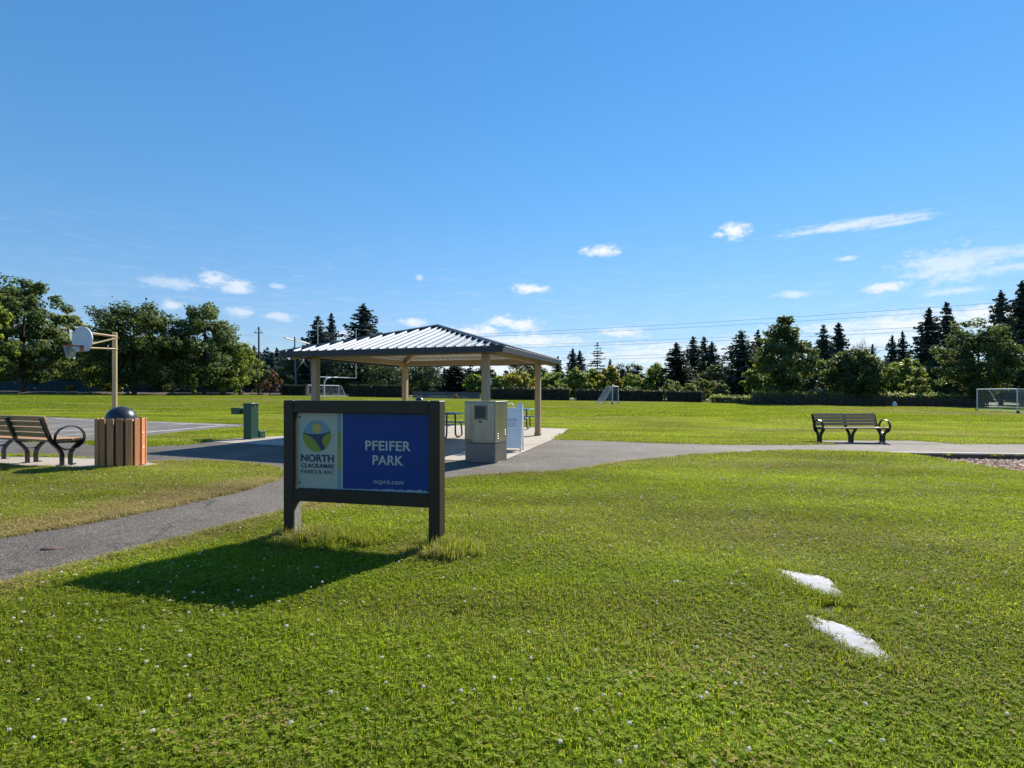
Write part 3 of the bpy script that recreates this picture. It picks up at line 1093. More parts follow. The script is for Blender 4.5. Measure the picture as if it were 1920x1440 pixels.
make_barrel('wooden slatted litter barrel with black dome lid beside the left bench', (-6.93, 9.55, gz(-6.93) + .012))
make_barrel('distant litter barrel on the grass behind the shelter, its dome above the park sign', (-5.15, 30.0, gz(-5.15)), 1.0)

# ------------------------------------------------------------------ drinking fountain
ft = thing('drinking_fountain', 'green metal drinking fountain with a lower side bowl, beside the basketball court', 'fountain', (-7.22, 14.9, gz(-7.22) + .016), math.radians(-19.3))
MB().bbox((0, 0, .48), (.27, .27, .955), .006).build('column', 'fountain_green', ft)
top = MB().bbox((0, 0, .965), (.305, .305, .03), .006).build('basin', 'fountain_green', ft)
MB().lathe([(.09, 0), (.085, .006), (.03, .002), (.005, .002)], 18, (0, 0, .979)).build('bowl', 'steel', top, True)
MB().tube([(-.02, .06, .975), (-.02, .06, 1.02), (-.02, .035, 1.04)], .011, 8).build('bubbler', 'bolt_metal', top, True)
MB().lathe([(.016, 0), (.016, .012)], 12).build('push_button', 'bolt_metal', ft).matrix_local = Matrix.Translation((.134, -.0, .90)) @ Matrix.Rotation(math.pi / 2, 4, 'Y')
arm = MB().bbox((-.2, 0, .755), (.16, .16, .10), .006).build('arm', 'fountain_green', ft)
low = MB().bbox((-.42, 0, .755), (.29, .29, .155), .006).build('low_bowl', 'fountain_green', ft)
MB().bbox((-.42, 0, .84), (.315, .315, .024), .005).build('rim', 'fountain_green', low)
MB().tube([(-.46, .06, .845), (-.46, .06, .885), (-.46, .035, .905)], .011, 8).build('bubbler', 'bolt_metal', low, True)
pet = MB().bbox((.02, .30, .10), (.2, .2, .2), .006).build('pet_bowl', 'fountain_green', ft)
MB().lathe([(.016, 0), (.016, .02)], 12).build('push_button', 'bolt_metal', pet).matrix_local = Matrix.Translation((.119, .30, .08)) @ Matrix.Rotation(math.pi / 2, 4, 'Y')
MB().bbox((0, 0, .008), (.33, .33, .02), .004).build('base_plate', 'fountain_green', ft)

# ------------------------------------------------------------------ metal cabinet
CYW = math.radians(20)
cb = thing('metal_cabinet', 'waist high brushed steel cabinet with dark window standing at the slab edge', 'cabinet', (-.32, 10.45, gz(-.32) + .012), -CYW)
CW, CD = .66, .66
MB().bbox((-CW / 2, CD / 2, .19), (CW - .02, CD - .02, .375), .004).build('base', 'steel_dark', cb)
bd = MB().bbox((-CW / 2, CD / 2, .785), (CW, CD, .80), .006).build('body', 'steel', cb)
MB().bbox((-CW / 2, CD / 2, 1.193), (CW + .012, CD + .012, .018), .004).build('lid', 'steel', cb)
MB().bbox((-CW / 2, -.007, .80), (CW - .04, .014, .72), .004).build('door', 'steel', cb)
fr = MB()
wx, wz, ww, wh = -CW / 2 + .02, .985, .28, .26
for c, s in (((wx, -.022, wz + wh / 2), (ww, .018, .035)), ((wx, -.022, wz - wh / 2), (ww, .018, .035)), ((wx - ww / 2 + .016, -.022, wz), (.032, .018, wh - .035)), ((wx + ww / 2 - .016, -.022, wz), (.032, .018, wh - .035))):
    fr.bbox(c, s, .003)
win = fr.build('window_frame', 'steel_dark', cb)
MB().box((wx, -.0165, wz), (ww - .05, .004, wh - .03)).build('pane', 'screen_dark', win)
MB().lathe([(.016, 0), (.016, .02), (.008, .026)], 12).build('lock', 'cast_black', cb).matrix_local = Matrix.Translation((wx - .01, -.013, .80)) @ Matrix.Rotation(math.pi / 2, 4, 'X')
MB().bbox((wx + .022, -.018, .795), (.025, .02, .03), .003).build('latch', 'cast_black', cb)
MB().bbox((-CW + .09, -.012, .43), (.15, .008, .06), .002).build('plate', 'steel_dark', cb)
for i in range(3):
    MB().bbox((.004, .12, .47 + i * .045), (.012, .05, .016), .003).build('vent', 'bolt_metal', cb)
    MB().bbox((.004, .52, .52 + i * .045), (.012, .05, .016), .003).build('vent', 'bolt_metal', cb)

# ------------------------------------------------------------------ white A-frame board
af = thing('sandwich_board', 'white plastic folding sandwich board with a paper notice beside the steel cabinet', 'sandwich board', (-.06, 12.78, gz(0) + .016), -math.radians(9))
AH, AW, LEAN = 1.12, .64, .24


def aside(sy, name):
    # tall side sheet leaning to the middle; handle cut-out on top
    m = MB()
    def P(x, z, o=0.0):
        return (x, sy * (LEAN * (1 - z / AH) + .015) + o, z)
    def slabp(x0, x1, z0, z1, t=.03, off=0.0):
        o = []
        for yy in (0, sy * -t):
            for (x, z) in ((x0, z0), (x1, z0), (x1, z1), (x0, z1)):
                o.append((x, P(x, z)[1] + yy + off, z))
        m.add(o, [(0, 1, 2, 3), (7, 6, 5, 4), (0, 4, 5, 1), (1, 5, 6, 2), (2, 6, 7, 3), (3, 7, 4, 0)])
    h = AW / 2
    slabp(-h + .012, h - .012, .10, .98)
    slabp(-h, -h + .045, .0, 1.0, .045, sy * .008)
    slabp(h - .045, h, .0, 1.0, .045, sy * .008)
    slabp(-h + .045, h - .045, .075, .115, .045, sy * .008)
    slabp(-h + .045, h - .045, .955, .985, .045, sy * .008)
    slabp(h - .13, h, 1.0, AH, .04, sy * .004)
    slabp(-h, -h + .13, 1.0, AH, .04, sy * .004)
    slabp(-h + .13, h - .13, .985, 1.01, .04, sy * .004)
    o = m.build(name, 'white_plastic', af)
    return o


f1 = aside(-1, 'front_panel')
b1 = aside(1, 'back_panel')
MB().tube([(-.09, -.01, 1.0), (-.09, -.01, 1.09), (-.07, -.01, 1.105), (.07, -.01, 1.105), (.09, -.01, 1.09), (.09, -.01, 1.0)], .014, 8).build('handle', 'white_plastic', af, True)
yy = lambda z: -(LEAN * (1 - z / AH) + .015) - .004
pp = MB()
pp.add([(x, yy(z) + o, z) for o in (0, .003) for x, z in ((-.25, .17), (.25, .17), (.25, .92), (-.25, .92))], [(0, 1, 2, 3), (7, 6, 5, 4), (0, 4, 5, 1), (1, 5, 6, 2), (2, 6, 7, 3), (3, 7, 4, 0)])
notice = pp.build('notice', 'paper', f1)
ik = MB()
rg = random.Random(5)
for z in (.74, .70, .655, .63, .60, .575):
    x = -.17
    while x < .16:
        w = rg.uniform(.02, .07)
        hgt = .012 if z < .7 else .02
        ik.add([(q, yy(zz) - .0015, zz) for q, zz in ((x, z), (min(x + w, .19), z), (min(x + w, .19), z + hgt), (x, z + hgt))], [(0, 1, 2, 3)])
        x += w + .015
ik.build('faded_print', 'ink', notice)

# ------------------------------------------------------------------ picnic tables
def make_table(label, loc, rz):
    t = thing('picnic_table', label, 'picnic table', loc, rz, 'blue picnic tables in the shelter')
    MB().bbox((0, 0, .745), (1.83, .74, .035), .01).build('table_top', 'table_blue', t)
    for s in (-1, 1):
        MB().bbox((0, s * .66, .455), (1.83, .25, .035), .01).build('seat', 'table_blue', t)
    for x in (-.62, .62):
        m = MB()
        m.tube([(x, -.3, .725), (x, -.3, .2), (x, -.33, .09), (x, -.42, .04), (x, -.62, .03), (x, -.76, .05), (x, -.8, .12), (x, -.74, .36), (x, -.68, .438)], .027, 8)
        m.tube([(x, .3, .725), (x, .3, .2), (x, .33, .09), (x, .42, .04), (x, .62, .03), (x, .76, .05), (x, .8, .12), (x, .74, .36), (x, .68, .438)], .027, 8)
        m.tube([(x, -.3, .40), (x, .3, .40)], .02, 8)
        m.tube([(x, -.36, .72), (x, .36, .72)], .02, 8)
        m.build('leg_frame', 'table_frame', t, True)
    return t


make_table('blue picnic table with its near end just left of the steel cabinet', (-2.35, 15.75, gz(-2.35) + .014), -SYAW)
make_table('blue picnic table at the back of the slab behind the sandwich board', (-.14, 20.0, gz(-.14) + .014), -SYAW)

# ------------------------------------------------------------------ basketball hoop
bx0, by0 = -15.93, 21.6
hp = thing('basketball_hoop', 'basketball hoop with pale fan shaped backboard on a tan pole at the court', 'basketball hoop', (bx0, by0, gz(bx0) + .004), math.radians(-20.9))
# local x runs along the board, local -y points to the rim
MB().tube([(0, 0, -.3), (0, 0, 3.56)], .085, 16).build('pole', 'pole_tan', hp, True)
MB().lathe([(.088, 0), (.088, .02), (.06, .035)], 16, (0, 0, 3.555)).build('pole_cap', 'pole_tan', hp, True)
BYB = -1.18
for sx in (-.18, .18):
    MB().tube([(sx * .5, -.03, 3.42), (sx, BYB + .05, 3.47)], .027, 8).build('arm', 'pole_tan', hp, True)
    MB().tube([(sx * .5, -.03, 2.92), (sx, BYB + .05, 2.88)], .027, 8).build('arm', 'pole_tan', hp, True)
    MB().tube([(sx * .5, -.03, 3.34), (sx, BYB + .05, 2.97)], .025, 8).build('arm', 'pole_tan', hp, True)
for zc in (3.42, 2.92):
    MB().lathe([(.098, -.04), (.098, .04)], 16, (0, 0, zc)).build('clamp', 'pole_tan', hp, True)
fan = []
for k in range(21):
    a = math.radians(180 - 9 * k)
    fan.append((.60 * math.cos(a), 3.18 + .50 * max(0, math.sin(a))))
fan += [(.57, 3.02), (.50, 2.88), (.40, 2.77), (.28, 2.74), (-.28, 2.74), (-.40, 2.77), (-.50, 2.88), (-.57, 3.02)]
bdm = MB().prism(fan, BYB - .02, BYB + .02, 'y').build('backboard', 'board_grey', hp)
rimz, rimy, rr = 2.93, BYB - .02 - .15 - .228, .228
MB().bbox((0, BYB - .032, rimz - .07), (.22, .02, .22), .004).build('rim_bracket', 'rim_orange', hp)
rim = MB()
rim.tube([(0, BYB - .035, rimz - .02), (0, rimy + rr, rimz)], .025, 8)
rim.tube([(rr * math.cos(t), rimy + rr * math.sin(t), rimz) for t in [k * 2 * math.pi / 28 for k in range(29)]], .016, 8)
rim_o = rim.build('rim', 'rim_orange', hp, True)
net = MB()
for k in range(14):
    for sgn in (1, -1):
        pth = []
        for j in range(6):
            f = j / 5
            a = 2 * math.pi * (k + sgn * f * 2.2) / 14
            r = rr * (1 - .48 * f ** .8)
            pth.append((r * math.cos(a), rimy + r * math.sin(a), rimz - .015 - .42 * f))
        net.tube(pth, .0045, 4)
net.build('net', 'net_white', rim_o)

# ------------------------------------------------------------------ soccer goals
def make_goal(label, A, B, back, h=2.28, top=.7, label2=None):
    """A and B are the feet of the two posts, back the direction of the net"""
    A, B = Vector(A), Vector(B)
    c = (A + B) / 2
    w = (B - A).length
    rz = math.atan2((B - A).y, (B - A).x)
    t = thing('soccer_goal', label, 'soccer goal', (c.x, c.y, gz(c.x)), rz, 'soccer goals on the field')
    s = back
    hw = w / 2
    g = lambda x: -0.0127 * x * math.cos(rz)
    for x in (-hw, hw):
        MB().tube([(x, 0, g(x) - .02), (x, 0, h)], .055, 10).build('post', 'goal_white', t, True)
    MB().tube([(-hw - .05, 0, h), (hw + .05, 0, h)], .055, 10).build('crossbar', 'goal_white', t, True)
    D = 2.1
    for x in (-hw, hw):
        MB().tube([(x, 0, h), (x, s * top, h - .03), (x, s * D, g(x) + .06)], .032, 8).build('stay', 'goal_white', t, True)
        MB().tube([(x, 0, g(x) + .05), (x, s * D, g(x) + .05)], .03, 8).build('ground_bar', 'goal_white', t, True)
    MB().tube([(-hw, s * D, g(-hw) + .05), (hw, s * D, g(hw) + .05)], .03, 8).build('ground_bar', 'goal_white', t, True)
    for x in (-hw, hw):
        e = .13 if x > 0 else -.13
        MB().tube([(x + e - .08, 0, g(x) + .13), (x + e + .05, 0, g(x) + .13)], .13, 12).build('wheel', 'cast_black', t)
    m = MB()
    r = .0055
    prof = [(0, h), (s * top, h - .03), (s * D, .06)]
    L1 = top
    L2 = math.hypot(D - top, h - .09)
    def pt(d):
        if d < L1:
            return (s * d, h - .03 * d / L1)
        f = min(1, (d - L1) / L2)
        sag = .12 * math.sin(math.pi * f)
        return (s * (top + (D - top) * f) - s * sag * .5, (h - .03) + (.06 - h + .03) * f - sag * .5)
    n = int(w / .2)
    for i in range(n + 1):
        x = -hw + w * i / n
        m.tube([(x, *pt((L1 + L2) * k / 8)) for k in range(9)], r, 3, False)
    nn = int((L1 + L2) / .2)
    for j in range(1, nn):
        y, z = pt((L1 + L2) * j / nn)
        m.tube([(-hw, y, z), (0, y, z - .05), (hw, y, z)], r, 3, False)
    for x in (-hw, hw):
        for j in range(1, 11):
            z = h * j / 11
            ymax = top if z > h - .05 else top + (D - top) * (1 - z / h)
            m.tube([(x, 0, z), (x, s * ymax, z)], r, 3, False)
        for j in range(1, 9):
            y = D * j / 9
            zt = h if y < top else h * (1 - (y - top) / (D - top))
            m.tube([(x, s * y, .06), (x, s * y, zt)], r, 3, False)
    m.build('net', 'net_white', t)
    return t


make_goal('white soccer goal with sagging net at the right edge of the field', (46.9, 50.0), (50.6, 58.6), -1, 2.30, 1.0)
make_goal('white soccer goal seen from the side just right of the shelter', (12.4, 66.5), (14.5, 73.5), 1, 2.30, .7)
make_goal('distant white soccer goal seen past the front left shelter post', (-41.5, 109.6), (-37.6, 116.9), -1, 2.30, .7)

# ------------------------------------------------------------------ football goal
fg = thing('football_goal', 'tall white football goal with gooseneck post beyond the shelter', 'goalpost', (-28.2, 80.9, gz(-28.2)), 0)
lc = Vector((1.15, 2.6, 3.3))
ul, ur = Vector((-1.0, .1, 3.3)), Vector((3.3, 5.1, 3.27))
MB().tube([(0, 0, -.3), (0, 0, 2.3), (.06, .13, 2.75), (.22, .5, 3.1), (.6, 1.4, 3.28), tuple(lc)], .085, 10).build('gooseneck', 'goal_white', fg, True)
MB().tube([ul, ur], .08, 10).build('crossbar', 'goal_white', fg, True)
MB().tube([ul, ul + Vector((0, 0, 8.35))], .055, 8).build('upright', 'goal_white', fg, True)
MB().tube([ur, ur + Vector((0, 0, 7.9))], .055, 8).build('upright', 'goal_white', fg, True)

# ------------------------------------------------------------------ power poles and wires
up = thing('utility_pole', 'rust brown wooden utility pole with a braced crossarm at the far field edge', 'utility pole', (-54.9, 116.8, gz(-54.9)), 0)
MB().tube([(0, 0, -.5), (0, 0, 8), (0, 0, 14.85)], [.24, .2, .15], 10).build('pole', 'pole_wood', up, True)
MB().box((0, -.16, 13.5), (1.9, .12, .16)).build('crossarm', 'pole_wood', up)
for s in (-1, 1):
    MB().tube([(0, -.2, 14.7), (s * .9, -.2, 13.58)], .03, 6).build('brace', 'pole_wood', up)
    MB().lathe([(.05, 0), (.08, .05), (.04, .16)], 8, (s * .8, -.16, 13.57)).build('insulator', 'pole_grey', up)

hf = thing('power_pole_frame', 'two weathered wooden power poles joined by a cream crossarm, behind the goal posts', 'power pole', (-56.9, 141, gz(-56.9)), 0)
q0, q1 = Vector((0, 0, 0)), Vector((-1.1, 14, 0))
MB().tube([q0 + Vector((.4, 0, -.5)), q0 + Vector((.15, 0, 8)), q0 + Vector((0, 0, 15.1))], [.26, .22, .17], 10).build('pole', 'pole_grey', hf, True)
MB().tube([q1 + Vector((.3, 0, -.5)), q1 + Vector((.1, 0, 8)), q1 + Vector((0, 0, 15.0))], [.26, .22, .17], 10).build('pole', 'pole_grey', hf, True)
MB().tube([(1.0, -8.5, 14.05), (-.28, 0, 14.22), (-1.38, 14, 14.5), (-1.9, 21, 14.6)], .19, 8).build('crossarm', 'crossarm', hf, True)
pk = Vector((-.5, 7, 9.1))
MB().tube([(.12, .2, 6.3), pk], .1, 8).build('brace', 'pole_grey', hf, True)
MB().tube([q1 + Vector((.1, -.2, 6.2)), pk], .1, 8).build('brace', 'pole_grey', hf, True)
A0, B0 = Vector((-57.2, 141, 0)), Vector((110, 80, 0))
for i, (za, zm, zb, dy, what) in enumerate(((15.0, 14.9, 17.6, 0, 'upper wire of the top pair of power lines crossing the sky'), (14.9, 14.3, 17.0, 3, 'lower wire of the top pair of power lines crossing the sky'),
                                            (12.6, 11.9, 14.2, 0, 'upper wire of the middle pair of power lines'), (12.1, 11.4, 13.6, 3, 'lower wire of the middle pair of power lines'),
                                            (9.4, 8.9, 10.6, 0, 'upper wire of the lowest pair of power lines'), (8.9, 8.4, 10.1, 3, 'lower wire of the lowest pair of power lines'))):
    pts = []
    for k in range(21):
        s = k / 20 * 1.15
        p = A0.lerp(B0, s)
        z = za * (1 - s) * (1 - 2 * s) + 4 * zm * s * (1 - s) + zb * s * (2 * s - 1)
        pts.append((p.x, p.y + dy * s, z))
    tag(MB().tube(pts, .024, 5, False).build('power_line', 'wire_grey'), what, 'power line', 'power lines above the field')

for a, b, what in (((-55.7, 116.64, 13.74), (-150, 121, 14.6), 'thin wire leaving the rusty utility pole to the left'), ((-54.1, 116.64, 13.74), (-57.0, 141, 13.2), 'thin wire from the rusty utility pole to the wooden power pole frame')):
    a, b = Vector(a), Vector(b)
    tag(MB().tube([a.lerp(b, k / 10) - Vector((0, 0, 3.2 * (b - a).length / 95 * (k / 10) * (1 - k / 10))) for k in range(11)], .018, 5, False).build('utility_wire', 'wire_grey'), what, 'power line')

# ------------------------------------------------------------------ things lying in the lawn
def stone(label, pts, top=.03):
    rg = random.Random(len(label))
    pts = smooth_poly(pts, 5)
    pts = [(x + rg.uniform(-.013, .013), y + rg.uniform(-.013, .013)) for x, y in pts]
    cx = sum(p[0] for p in pts) / len(pts)
    cy = sum(p[1] for p in pts) / len(pts)
    loc = pts
    m = MB()
    n = len(loc)
    ring = lambda k, z: [(cx + (x - cx) * k - cx, cy + (y - cy) * k - cy, z + rg.uniform(-.002, .002)) for x, y in loc]
    vs = ring(1.02, -.06) + ring(1.0, top - .008) + ring(.93, top) + ring(.5, top + .004) + [(0, 0, top + .004)]
    fs = []
    for a in range(3):
        fs += [(a * n + i, a * n + (i + 1) % n, (a + 1) * n + (i + 1) % n, (a + 1) * n + i) for i in range(n)]
    fs += [(3 * n + i, 3 * n + (i + 1) % n, 4 * n) for i in range(n)]
    o = m.add(vs, fs).build('flat_stone', 'white_stone', smooth=True)
    o.location = (cx, cy, gz(cx))
    tag(o, label, 'stone', 'white stones set in the lawn')
    return pts


ST1 = stone('white flat stone sunk in the lawn, the farther one of two', [(2.08, 4.26), (2.22, 4.19), (2.38, 4.03), (2.27, 3.68), (2.16, 3.74), (2.05, 3.95)])
ST2 = stone('white flat stone sunk in the lawn, the nearer one of two', [(1.83, 3.38), (1.95, 3.28), (2.04, 3.12), (2.0, 2.83), (1.86, 2.81), (1.80, 3.06)])
lid = MB().lathe([(.13, -.02), (.13, .004), (.12, .009), (.02, .01)], 20).build('valve_cover', 'rust_lid', smooth=True)
lid.location = (-3.96, 4.62, gz(-3.96) + .007)
lid.scale = (.55, .42, 1)
tag(lid, 'small rusty round cover set in the asphalt path at the left', 'cover')

# ------------------------------------------------------------------ trees
def unit(v):
    return v / np.maximum(np.linalg.norm(v, axis=1, keepdims=True), 1e-9)


def leaf_cards(C, Nrm, size, rng, aspect=.75):
    """one quad per centre, roughly facing Nrm, pointed like a leaf spray"""
    n = len(C)
    t = unit(np.cross(Nrm, rng.normal(size=(n, 3))))
    b = np.cross(Nrm, t)
    s = size * rng.uniform(.6, 1.35, (n, 1))
    V = np.stack([C - t * s * .5, C + b * s * .5 * aspect - t * s * .05, C + t * s * .55, C - b * s * .5 * aspect + t * s * .05], 1)
    F = np.arange(4 * n).reshape(n, 4)
    return V.reshape(-1, 3), F


def crown_mesh(name, seed, rx, z0, z1, shape='round', nclump=110, per=75, leaf=.42, gap=.0):
    """broadleaf crown: leaf sprays gathered in clumps spread through an uneven volume"""
    rng = np.random.default_rng(seed)
    cz, rz = (z0 + z1) / 2, (z1 - z0) / 2
    D = unit(rng.normal(size=(nclump, 3)))
    ph = rng.uniform(0, 6.28, 6)
    lob = 1 + .13 * np.sin(3 * np.arctan2(D[:, 1], D[:, 0]) + ph[0]) + .10 * np.sin(5 * np.arctan2(D[:, 1], D[:, 0]) + 4 * D[:, 2] + ph[1]) + rng.normal(0, .07, nclump)
    rad = rng.uniform(.30, 1.0, nclump) ** .55
    if shape == 'upright':
        wid = np.clip(1.15 - .55 * np.abs(D[:, 2] + .25) ** 1.2, .3, 1.1)
    elif shape == 'column':
        wid = np.ones(nclump)
    else:
        wid = np.where(D[:, 2] < 0, 1.06, 1.0)
    cl = np.stack([D[:, 0] * rx * lob * rad * wid, D[:, 1] * rx * lob * rad * wid, cz + D[:, 2] * rz * rad * np.where(D[:, 2] > 0, .90 + .1 * lob, .95)], 1)
    cr = rng.uniform(.16, .30, nclump) * rx * (1.1 - .3 * rad)
    out_v, out_f, tint, o = [], [], [], 0
    ctr = np.array([0, 0, cz - rz * .3])
    allC, allN, allT = [], [], []
    for k in range(nclump):
        m = int(per * rng.uniform(.7, 1.3))
        d = unit(rng.normal(size=(m, 3)))
        r = rng.uniform(.25, 1, (m, 1)) ** .6 * cr[k]
        P = cl[k] + d * r * np.array([1.15, 1.15, .78])
        outw = unit(cl[k:k + 1] - ctr)
        nn = unit(d * .7 + outw * .5 + np.array([0, 0, .35]) + rng.normal(0, .55, (m, 3)))
        allC.append(P)
        allN.append(nn)
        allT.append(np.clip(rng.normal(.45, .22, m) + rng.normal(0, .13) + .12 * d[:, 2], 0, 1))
    # stray sprays that break up the outline
    m = nclump * 5
    d = unit(rng.normal(size=(m, 3)))
    k = rng.integers(0, nclump, m)
    P = cl[k] + d * cr[k][:, None] * rng.uniform(1.0, 1.5, (m, 1))
    allC.append(P)
    allN.append(unit(d + rng.normal(0, .6, (m, 3))))
    allT.append(np.clip(rng.normal(.5, .2, m), 0, 1))
    C, Nn, T = np.concatenate(allC), np.concatenate(allN), np.concatenate(allT)
    keep = C[:, 2] > max(.15, z0 * .4)
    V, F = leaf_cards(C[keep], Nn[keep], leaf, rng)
    return np_mesh(name, V, F, T[keep]), cl


def trunk_mesh(seed, h, r, cl, n=7, fork=.35):
    rng = random.Random(seed)
    m = MB()
    f = h * fork
    m.tube([(0, 0, -.3), (0, 0, 0), (.02 * h * rng.uniform(-1, 1), .02 * h * rng.uniform(-1, 1), f), (.03 * h * rng.uniform(-1, 1), .03 * h * rng.uniform(-1, 1), h * .8)], [r * 1.25, r, r * .8, r * .2], 8)
    idx = rng.sample(range(len(cl)), min(n, len(cl)))
    for i in idx:
        e = Vector(cl[i])
        z = min(f * rng.uniform(.8, 1.5), e.z * .8)
        s = Vector((0, 0, z))
        mid = s.lerp(e, .5) + Vector((0, 0, .06 * h * rng.random()))
        m.tube([s, mid, e], [r * .45, r * .28, r * .08], 6)
    return m


def conifer_mesh(name, seed, h, rx, tiers, openness=0.0, leaf=.5, droop=.25):
    """tiered needle sprays on whorled branches, narrow to the top"""
    rng = np.random.default_rng(seed)
    C, Nn, T = [], [], []
    z0 = h * .06
    for i in range(tiers):
        f = (i + rng.uniform(-.3, .3)) / tiers
        f = min(max(f, 0), .995)
        z = z0 + (h - z0) * f
        L = rx * min(1.0, 1.22 * (1 - f) ** .62) * rng.uniform(.75, 1.1) + .05
        if f < .12:
            L *= .8
        nb = int(rng.integers(5, 9)) if f < .85 else 4
        a0 = rng.uniform(0, 6.28)
        for b in range(nb):
            a = a0 + 6.283 * b / nb + rng.normal(0, .2)
            l = L * rng.uniform(.5, 1.22)
            if openness and rng.random() < openness:
                l *= .35
            m = max(4, int(l / (leaf * .15)))
            t = np.sort(rng.uniform(.05, 1, m))
            up = droop * l * (-.9 * t + .75 * t ** 3) + rng.normal(0, .03 * l, m)
            px, py = np.cos(a) * l * t, np.sin(a) * l * t
            side = rng.normal(0, .15, m) * l * (1.2 - t)
            P = np.stack([px - np.sin(a) * side, py + np.cos(a) * side, z + up - np.abs(rng.normal(0, .12, m)) * leaf], 1)
            C.append(P)
            nn = np.stack([np.cos(a) * .3 + rng.normal(0, .45, m), np.sin(a) * .3 + rng.normal(0, .45, m), np.full(m, .55)], 1)
            Nn.append(unit(nn))
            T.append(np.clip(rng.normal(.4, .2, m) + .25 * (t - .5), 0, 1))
    m = 14
    zt = rng.uniform(.93, 1.0, m) * h
    C.append(np.stack([rng.normal(0, .06, m), rng.normal(0, .06, m), zt], 1))
    Nn.append(unit(rng.normal(size=(m, 3)) * np.array([1, 1, .2])))
    T.append(rng.uniform(.2, .6, m))
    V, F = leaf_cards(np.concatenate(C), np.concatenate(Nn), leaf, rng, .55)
    return np_mesh(name, V, F, np.concatenate(T))


